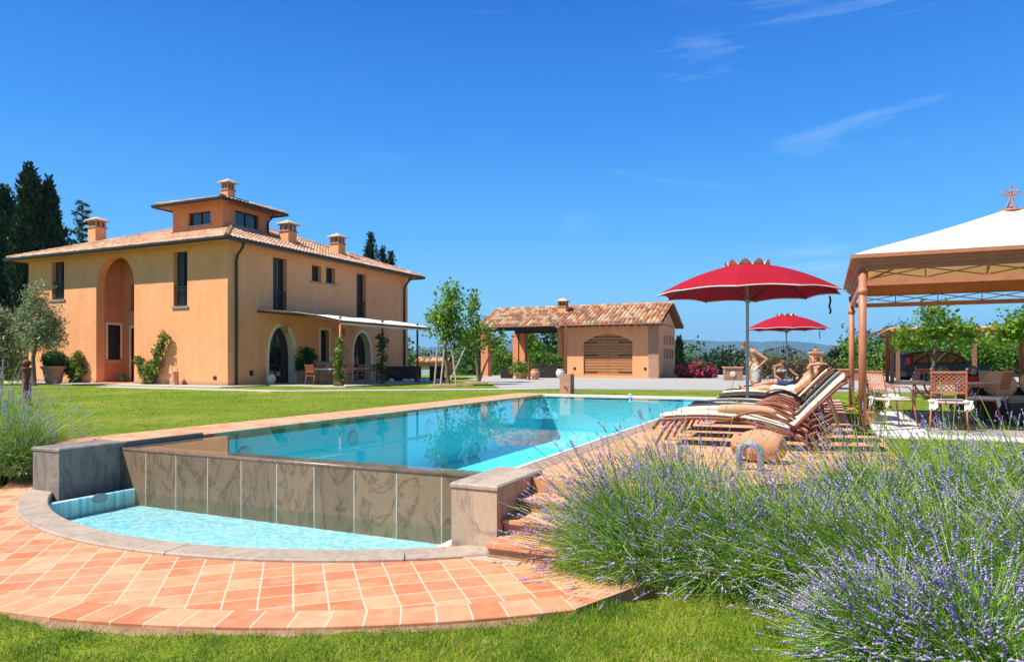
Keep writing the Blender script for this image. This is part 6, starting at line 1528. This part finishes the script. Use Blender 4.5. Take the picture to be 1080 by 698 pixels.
RUSTI=mottled('rusted_iron',(.14,.035,.02),(.26,.08,.04),7,.8,30,.4)
p=atd(28,17.5,.0); t=thing('iron_post','rusted iron post with a ball on top at the left edge of the lawn','post',p)
m=MB(); m.lathe([(.13,0),(.13,.06),(.10,.08),(.10,.92),(.125,.94),(.125,.98),(.06,1.0),(.05,1.02)],p,18); m.build('shaft',RUSTI,t); m=MB(); m.ball((p.x,p.y,1.10),.10,16,12); m.build('ball',RUSTI,t,smooth=True)
p=atd(558,42,.02); t=thing('iron_post','slim rusted iron post beside the round jar before the carport','post',p)
m=MB(); m.lathe([(.10,0),(.10,.04),(.07,.05),(.07,1.0),(.09,1.02),(.05,1.05)],p,14); m.build('shaft',RUSTI,t); m=MB(); m.ball((p.x,p.y,1.11),.08,12,8); m.build('ball',RUSTI,t,smooth=True)
AMPH=[(.16,0),(.20,.05),(.30,.25),(.33,.42),(.28,.56),(.20,.62),(.24,.66),(.23,.68),(.16,.66),(0,.6)]
def jar(label,p,s,mat=TERRA,prof=AMPH): 
    t=thing('jar',label,'jar',p); m=MB(); m.lathe([(r*s,z*s) for r,z in prof],p,22); m.build('body',mat,t,smooth=True); m=MB(); m.lathe([(.235*s,.655*s),(.25*s,.67*s),(.235*s,.69*s)],p,20); m.build('rim',mat,t,smooth=True); return t
jar('round terracotta jar beside the slim rusted post before the carport',atd(564.5,43,.02),.95)
jar('green glazed jar inside the arched loggia of the villa',Vector((onY(129,HY0+1.0)[0],HY0+1.0,.04)),.62,plain('green_glaze',(.05,.10,.05),.3))
p=Vector((onY(185,HY0-.35)[0],HY0-.35,.02)); t=thing('terracotta_pipe_pot','tall narrow terracotta cylinder against the villa front wall','pot',p); m=MB(); m.lathe([(.15,0),(.155,.1),(.15,.55),(.17,.58),(.17,.64),(.13,.64),(.12,.55),(0,.5)],p,16); m.build('body',TERRA,t)
m=MB(); m.lathe([(.158,.20),(.165,.22),(.158,.24)],p,16); m.build('band',TERRA,t)
y_,d_=onX(286,HX1+.5); p=Vector((HX1+.5,y_,.03)); jar('pale urn standing at the left jamb of the first arched door',p,.7,CREAM)
# topiary
p=Vector((onY(56.5,HY0-.9)[0],HY0-.9,.02)); t=pot('topiary_pot','clipped round box bush in a large terracotta pot by the villa front wall',p,.55,.88)
c=p+Vector((0,0,1.20)); P_=clumps([(np.array(c),(.50,.50,.42))],420,14,.05,shell=.93); V,F=leafquads(P_,.07,.7); npobj('bush',V,F,G_BOX,t); m=MB(); m.tube([p+Vector((0,0,.7)),c],.05,8); m.ball(c,(.42,.42,.36),16,12); m.build('stem',G_BOX,t)
def rose(label,pts,axis,pos,seed,mat=G_ROSE,fl=FL_PINK,dens=.75,leaf=.13,r=.21):
    """climber on a wall: pts = list of (u,z) along the wall"""
    b=pts[0]; mk=lambda u,z,o:(u,pos-o,z) if axis=='Y' else (pos+o,u,z)
    t=thing('climbing_rose',label,'rose',mk(b[0],0,.2)); m=MB(); bl=[]
    for (u,z) in pts:
        m.tube([mk(b[0],0,.25),mk((b[0]+u)/2,z*.5,.2),mk(u,z,.22)],[.03,.022,.008],5); bl.append((np.array(mk(u,z,.28)),(r,r*.7,r*1.1)))
    m.build('stem',BARK,t); P_=clumps(bl,int(28*len(pts)*dens),10,.07,shell=.3); V,F=leafquads(P_,leaf,.7); npobj('foliage',V,F,mat,t)
    P_=clumps(bl,int(3*len(pts)),6,.03,shell=.9); V,F=leafquads(P_,.07,.9); npobj('flowers',V,F,fl,t); return t
U=lambda px:onY(px,HY0)[0]; Zz=lambda px,py:zat(py,onY(px,HY0)[1])
rose('larger climbing rose leaning right on the villa front wall beside the loggia',[(U(160),.2),(U(155),.7),(U(152),1.2),(U(161),.8),(U(166),.5),(U(168),1.1),(U(171),1.5),(U(175),1.9),(U(178),2.3),(U(164),.4),(U(171),1.0)],'Y',HY0,5)
rose('smaller climbing rose on the villa front wall left of the loggia',[(U(84),.2),(U(78),.7),(U(80),1.1),(U(86),1.0),(U(87),1.4),(U(82),.5),(U(90),.6)],'Y',HY0,6,dens=1.3)
y_,d_=onX(323,HX1+.6); p=Vector((HX1+.6,y_,.03)); t=pot('potted_shrub','leafy shrub in a small pot between the arched door and cream framed window',p,.22,.35); bl=[(np.array(p)+np.array([a,b_,z]),(.32,.32,.34)) for a,b_,z in ((0,0,.9),(.1,.25,1.3),(-.1,-.3,1.0),(0,.1,1.55))]
P_=clumps(bl,110,12,.08,shell=.4); V,F=leafquads(P_,.13,.7); npobj('foliage',V,F,G_BOX,t); m=MB(); m.tube([p+Vector((0,0,.3)),p+Vector((0,0,1.3))],.025,6); m.build('stem',BARK,t)
for (y,lab,h) in ((25.3,'flowering vine climbing the nearest pergola post',2.4),(28.6,'dark green vine climbing the middle pergola post',2.5)):
    t=thing('climbing_vine',lab,'vine',(PX_,y,0)); m=MB(); pts=[Vector((PX_+.10*math.cos(k*.8),y+.10*math.sin(k*.8),h*k/16)) for k in range(17)]; m.tube(pts,.015,5); m.build('stem',BARK,t)
    bl=[(np.array([PX_+random.uniform(-.1,.1),y+random.uniform(-.2,.2),z]),(.14,.17,.20)) for z in np.arange(.2,h,.22)]
    P_=clumps(bl,85,9,.07,shell=.4); V,F=leafquads(P_,.13,.7); npobj('foliage',V,F,G_ROSE if y<26 else G_BOX,t)
# dining set under the pergola
dt=thing('dining_table','long white topped dining table under the villa pergola','table',(-22.2,28.3,.02)); 
m=MB(); m.bbox(-22.7,-21.7,26.3,30.4,.74,.80,.01); m.build('tabletop',plain('pale_table_top',(.62,.60,.56),.6),dt)
for (x,y) in ((-22.6,26.5),(-21.8,26.5),(-22.6,30.2),(-21.8,30.2)): m=MB(); m.tube([(x,y,.02),(x,y,.74)],.035,8); m.build('leg',RUSTD,dt)
ch1=garden_chair('dining_chair','rust red chair at the near end of the pergola dining table',(-22.2,25.7,.02),0,RUSTP,cush=False)
k=0; nms=['first','second','third','fourth','fifth']
for s_ in (1,-1):
    for k in range(4):
        c=dup(ch1,(-22.2+s_*.95,26.8+k*.95,.02),math.radians(90 if s_>0 else -90),f'{nms[k]} rust red chair from the left on the {"lawn" if s_>0 else "wall"} side of the pergola dining table',group='chairs round the pergola dining table')
ch1['group']='chairs round the pergola dining table'
# dark low screens with white stones at the foot
SCR=brickmat('dark_panel_screen',(.045,.03,.022),(.065,.045,.032),(.02,.015,.012),2.0,.11,.012,swap=True,vary=(.9,.05))
def screen(label,a,b,h,th=.5):
    a,b=Vector(a),Vector(b); L_=(b-a).length; t=thing('planter_box',label,'planter',a,math.atan2((b-a).y,(b-a).x),world=False)
    m=MB(); m.box(0,L_,0,th,0,h-.04); m.build('box_body',SCR,t); m=MB(); m.bbox(-.02,L_+.02,-.02,th+.02,h-.04,h,.01); m.build('rim',DARKW,t); return t
screen('long low dark planter box at the rear end of the pergola',atd(406,39.5,.0),atd(443,39.5,.0),.86)
screen('short dark planter box just behind the taller young tree',atd(453,39.5,.0),atd(468,39.5,.0),.88)
screen('dark grey planter box under the carport left of the yellow flower pot',atd(528,45.5,.03),atd(541,45.5,.03),.78)
screen('wide dark box under the carport behind the round jar',atd(563,47,.03),atd(589,47,.03),.85,.6)
for k,px in enumerate((413,427.5,434,444,450,461)):
    p=atd(px,38.6,.02); m=MB(); m.ball((p.x,p.y,.08),(.17+.03*(k%3),.13,.10),10,6); o=m.build('white_stone',plain('white_stone_surface',(.70,.72,.74),.8),smooth=True); tag(o,('leftmost','second','third','fourth','fifth','rightmost')[k]+' of the white stones at the foot of the dark planter boxes','stone','white stones along the dark planters')
p=atd(550,44.5,.03); t=pot('flower_pot','yellow flower pot with leafy plant under the carport',p,.5,.42,plain('ochre_glaze',(.50,.27,.06),.5)); flowerplant(t,(p.x,p.y,.40),.75,.55,90,G_BRIGHT,FL_PINK,6,.13,.06)
p=atd(591,44.8,.03); jar('small white urn at the left corner of the garage wall',p,.9,plain('white_urn_glaze',(.62,.62,.60),.5))
# hut with tiled roof far behind
p=atd(459,62,-.8); t=thing('garden_hut','small pink hut with tiled roof and white door beyond the pergola','hut',p,math.radians(20),world=False)
m=MB(); m.box(-1.4,1.4,-1,1,0,1.9); m.build('wall',PLAS2,t); m=MB(); m.box(-1.35,-.1,-1.04,-1.003,.2,1.5); m.build('door',plain('white_blue_panel',(.45,.55,.62),.6),t)
m=MB(); roof_slope(m,(-1.6,-1.25,1.88),(1,0,0),(0,1,0),3.2,1.25,.35,0,0); roof_slope(m,(1.6,1.25,1.88),(-1,0,0),(0,-1,0),3.2,1.25,.35,0,0); m.build('roof',TILE2,t)
# red flower bush
p=onX(712,GX1); p=atd(734,46.5,0); t=thing('flowering_bush','round bush covered with magenta flowers beside the garage gable','bush',p)
bl=[(np.array(p)+np.array(c_),r_) for c_,r_ in (((0,0,.45),(.9,.8,.5)),((-.8,-.1,.5),(.6,.6,.45)),((.8,.2,.4),(.6,.6,.4)),((.2,0,.75),(.6,.5,.3)))]
P_=clumps(bl,260,12,.07,shell=.6); V,F=leafquads(P_,.14,.7); npobj('foliage',V,F,G_BOX,t); P_=clumps(bl,330,10,.05,shell=.97); V,F=leafquads(P_,.12,.95); npobj('flowers',V,F,FL_MAG,t)
m=MB(); m.tube([p,p+Vector((0,0,.6))],.05,6); m.build('stem',BARK,t)
# ================================================================ car and car shelter
CARB=plain('black_car_paint',(.008,.009,.011),.3,.0,.35,.02); TYRE=plain('tyre_rubber',(.015,.015,.015),.8); ALU=plain('alloy_rim',(.45,.46,.48),.3,.8); CHR=plain('chrome_strip',(.6,.62,.65),.2,.9); TAIL=plain('red_tail_lamp',(.45,.01,.01),.2); HEADL=clear('headlamp_glass',(.8,.85,.9))
cp_=atd(990,37,-.02); car=thing('parked_car','black estate car parked side on under the beige car shelter','car',cp_,math.atan2(sn,cs),world=False)
prof=[(-2.20,.35),(-2.27,.62),(-2.24,.98),(-2.12,1.30),(-1.98,1.56),(-1.80,1.68),(-1.0,1.74),(-.1,1.72),(.45,1.60),(1.05,1.20),(1.25,1.10),(1.95,.98),(2.20,.82),(2.27,.60),(2.24,.35),(1.86,.26),(-1.86,.26)]
m=MB(); n=len(prof); ws=[(-.86,1),(-.90,.995),(.90,.995),(.86,1)]
def carw(z): return .90 if z<1.0 else .90-(z-1.0)*.30
rows_=[]
for f in (-1,-.93,-.5,0,.5,.93,1):
    o_=len(m.v)
    for (x,z) in prof:
        k_=1 if abs(f)<.99 else .985; m.v.append((x*k_,f*carw(z),z if abs(f)<.99 else z*.985+.01))
    rows_.append(o_)
for a_,b_ in zip(rows_,rows_[1:]):
    for k in range(n): m.f.append((a_+k,a_+(k+1)%n,b_+(k+1)%n,b_+k))
m.f.append(tuple(rows_[0]+k for k in range(n))[::-1]); m.f.append(tuple(rows_[-1]+k for k in range(n)))
m.build('body',CARB,car)
for sy in (-1,1):
    m=MB(); sg=[(-1.92,1.12),(-1.78,1.52),(-1.1,1.62),(-1.1,1.12)],[(-1.03,1.12),(-1.03,1.625),(-.12,1.62),(-.12,1.12)],[(-.05,1.12),(-.05,1.61),(.36,1.52),(.86,1.16)]
    for q in sg: m.add([(x,sy*(carw(z)+.006),z) for x,z in q],[tuple(range(4))])
    m.build('side_window',PANE,car)
    for x in (-1.38,1.38):
        m=MB(); R90=Matrix.Rotation(PI/2,3,'X'); m.lathe([(.20,-.10),(.32,-.10),(.335,-.07),(.335,.07),(.32,.10),(.20,.10)],(x,sy*.83,.335),26,R90); w_=m.build('wheel',TYRE,car)
        m=MB(); m.lathe([(.205,-.02),(.205,.104),(.17,.09),(.05,.10),(0,.10)],(x,sy*.83,.335),20,Matrix.Rotation(-sy*-PI/2 if False else (PI/2 if sy<0 else -PI/2),3,'X')); m.build('rim',ALU,w_)
    m=MB(); m.box(-2.25,-2.05,sy*.84-.05,sy*.84+.05,.95,1.38); m.build('tail_light',TAIL,car)
    m=MB(); m.box(1.98,2.25,sy*.72-.12,sy*.72+.12,.68,.84); m.build('headlight',ALU,car)
    m=MB(); m.bbox(.72,.90,sy*.97-.07,sy*.97+.07,1.08,1.22,.03); m.build('wing_mirror',CARB,car)
m=MB(); m.add([(.52,-.66,1.575),(.52,.66,1.575),(1.02,.74,1.235),(1.02,-.74,1.235)],[(0,1,2,3)]); m.build('windscreen',PANE,car)
m=MB(); m.box(-1.9,1.6,-.905,-.899,.55,.60); m.build('door_trim',CHR,car)
# car shelter
SHW=plain('shelter_brown_timber',(.20,.095,.05),.75); 
cpt=thing('car_shelter','brown timber car shelter with beige fabric roof beyond the gazebo','shelter',atd(1000,33))
fl_=atd(947,33); fr1=atd(1140,33); bl_=atd(939,38.5)
u=Vector((1,0,0)); v_=Vector((-u.y,u.x,0)); 
W_=9.5; D_=6.2; zh=2.50
for i in range(4):
    for j,dd in enumerate((0,D_*.5,D_)):
        if j==1 and i not in (0,3): continue
        P_=fl_+u*(W_*i/3.0*.98)+v_*dd; m=MB(); m.box(-.085,.085,-.085,.085,-.1,zh-.05,Matrix.Translation(P_)@Matrix.Rotation(math.atan2(u.y,u.x),4,'Z')); m.build('post',SHW,cpt)
RZ=Matrix.Rotation(math.atan2(u.y,u.x),4,'Z')
for dd in (0,D_): m=MB(); m.box(-.4,W_+.2,dd-.05,dd+.05,zh-.05,zh+.10,Matrix.Translation(fl_)@RZ); m.build('beam',SHW,cpt)
m=MB()
for i in range(11): x=-.35+i*(W_+.4)/10; m.box(x-.03,x+.03,-.2,D_+.2,zh+.10,zh+.18,Matrix.Translation(fl_)@RZ)
m.build('joists',SHW,cpt)
m=MB(); nn=30
for i in range(nn+1):
    for j in range(9):
        x=-.45+(W_+1.1)*i/nn; y=-.35+(D_+.7)*j/8; z=zh+.24+.05*math.cos(x*6.4)+.10*math.sin(PI*j/8); m.v.append(tuple(Matrix.Translation(fl_)@RZ@Vector((x,y,z))))
for i in range(nn):
    for j in range(8): a_=i*9+j; m.f.append((a_,a_+1,a_+10,a_+9))
o=m.build('fabric_roof',cloth('beige_shelter_fabric',(.78,.66,.42),.5,.05,(.90,.62,.25)),cpt,smooth=True); o.modifiers.new('s','SOLIDIFY').thickness=.01
m=MB(); q=lambda x,y,z: tuple(Matrix.Translation(fl_)@RZ@Vector((x,y,z)))
m.add([q(-.46,-.4,zh+.28),q(-.46,D_+.4,zh+.28),q(-1.3,D_+.3,zh-.05),q(-1.3,-.3,zh-.05),q(-.46,-.4,zh+.24),q(-.46,D_+.4,zh+.24),q(-1.3,D_+.3,zh-.09),q(-1.3,-.3,zh-.09)],[(0,1,2,3),(7,6,5,4),(0,3,7,4),(1,5,6,2),(2,6,7,3)]); m.build('side_flap',SHW,cpt)
print('part3 ok')
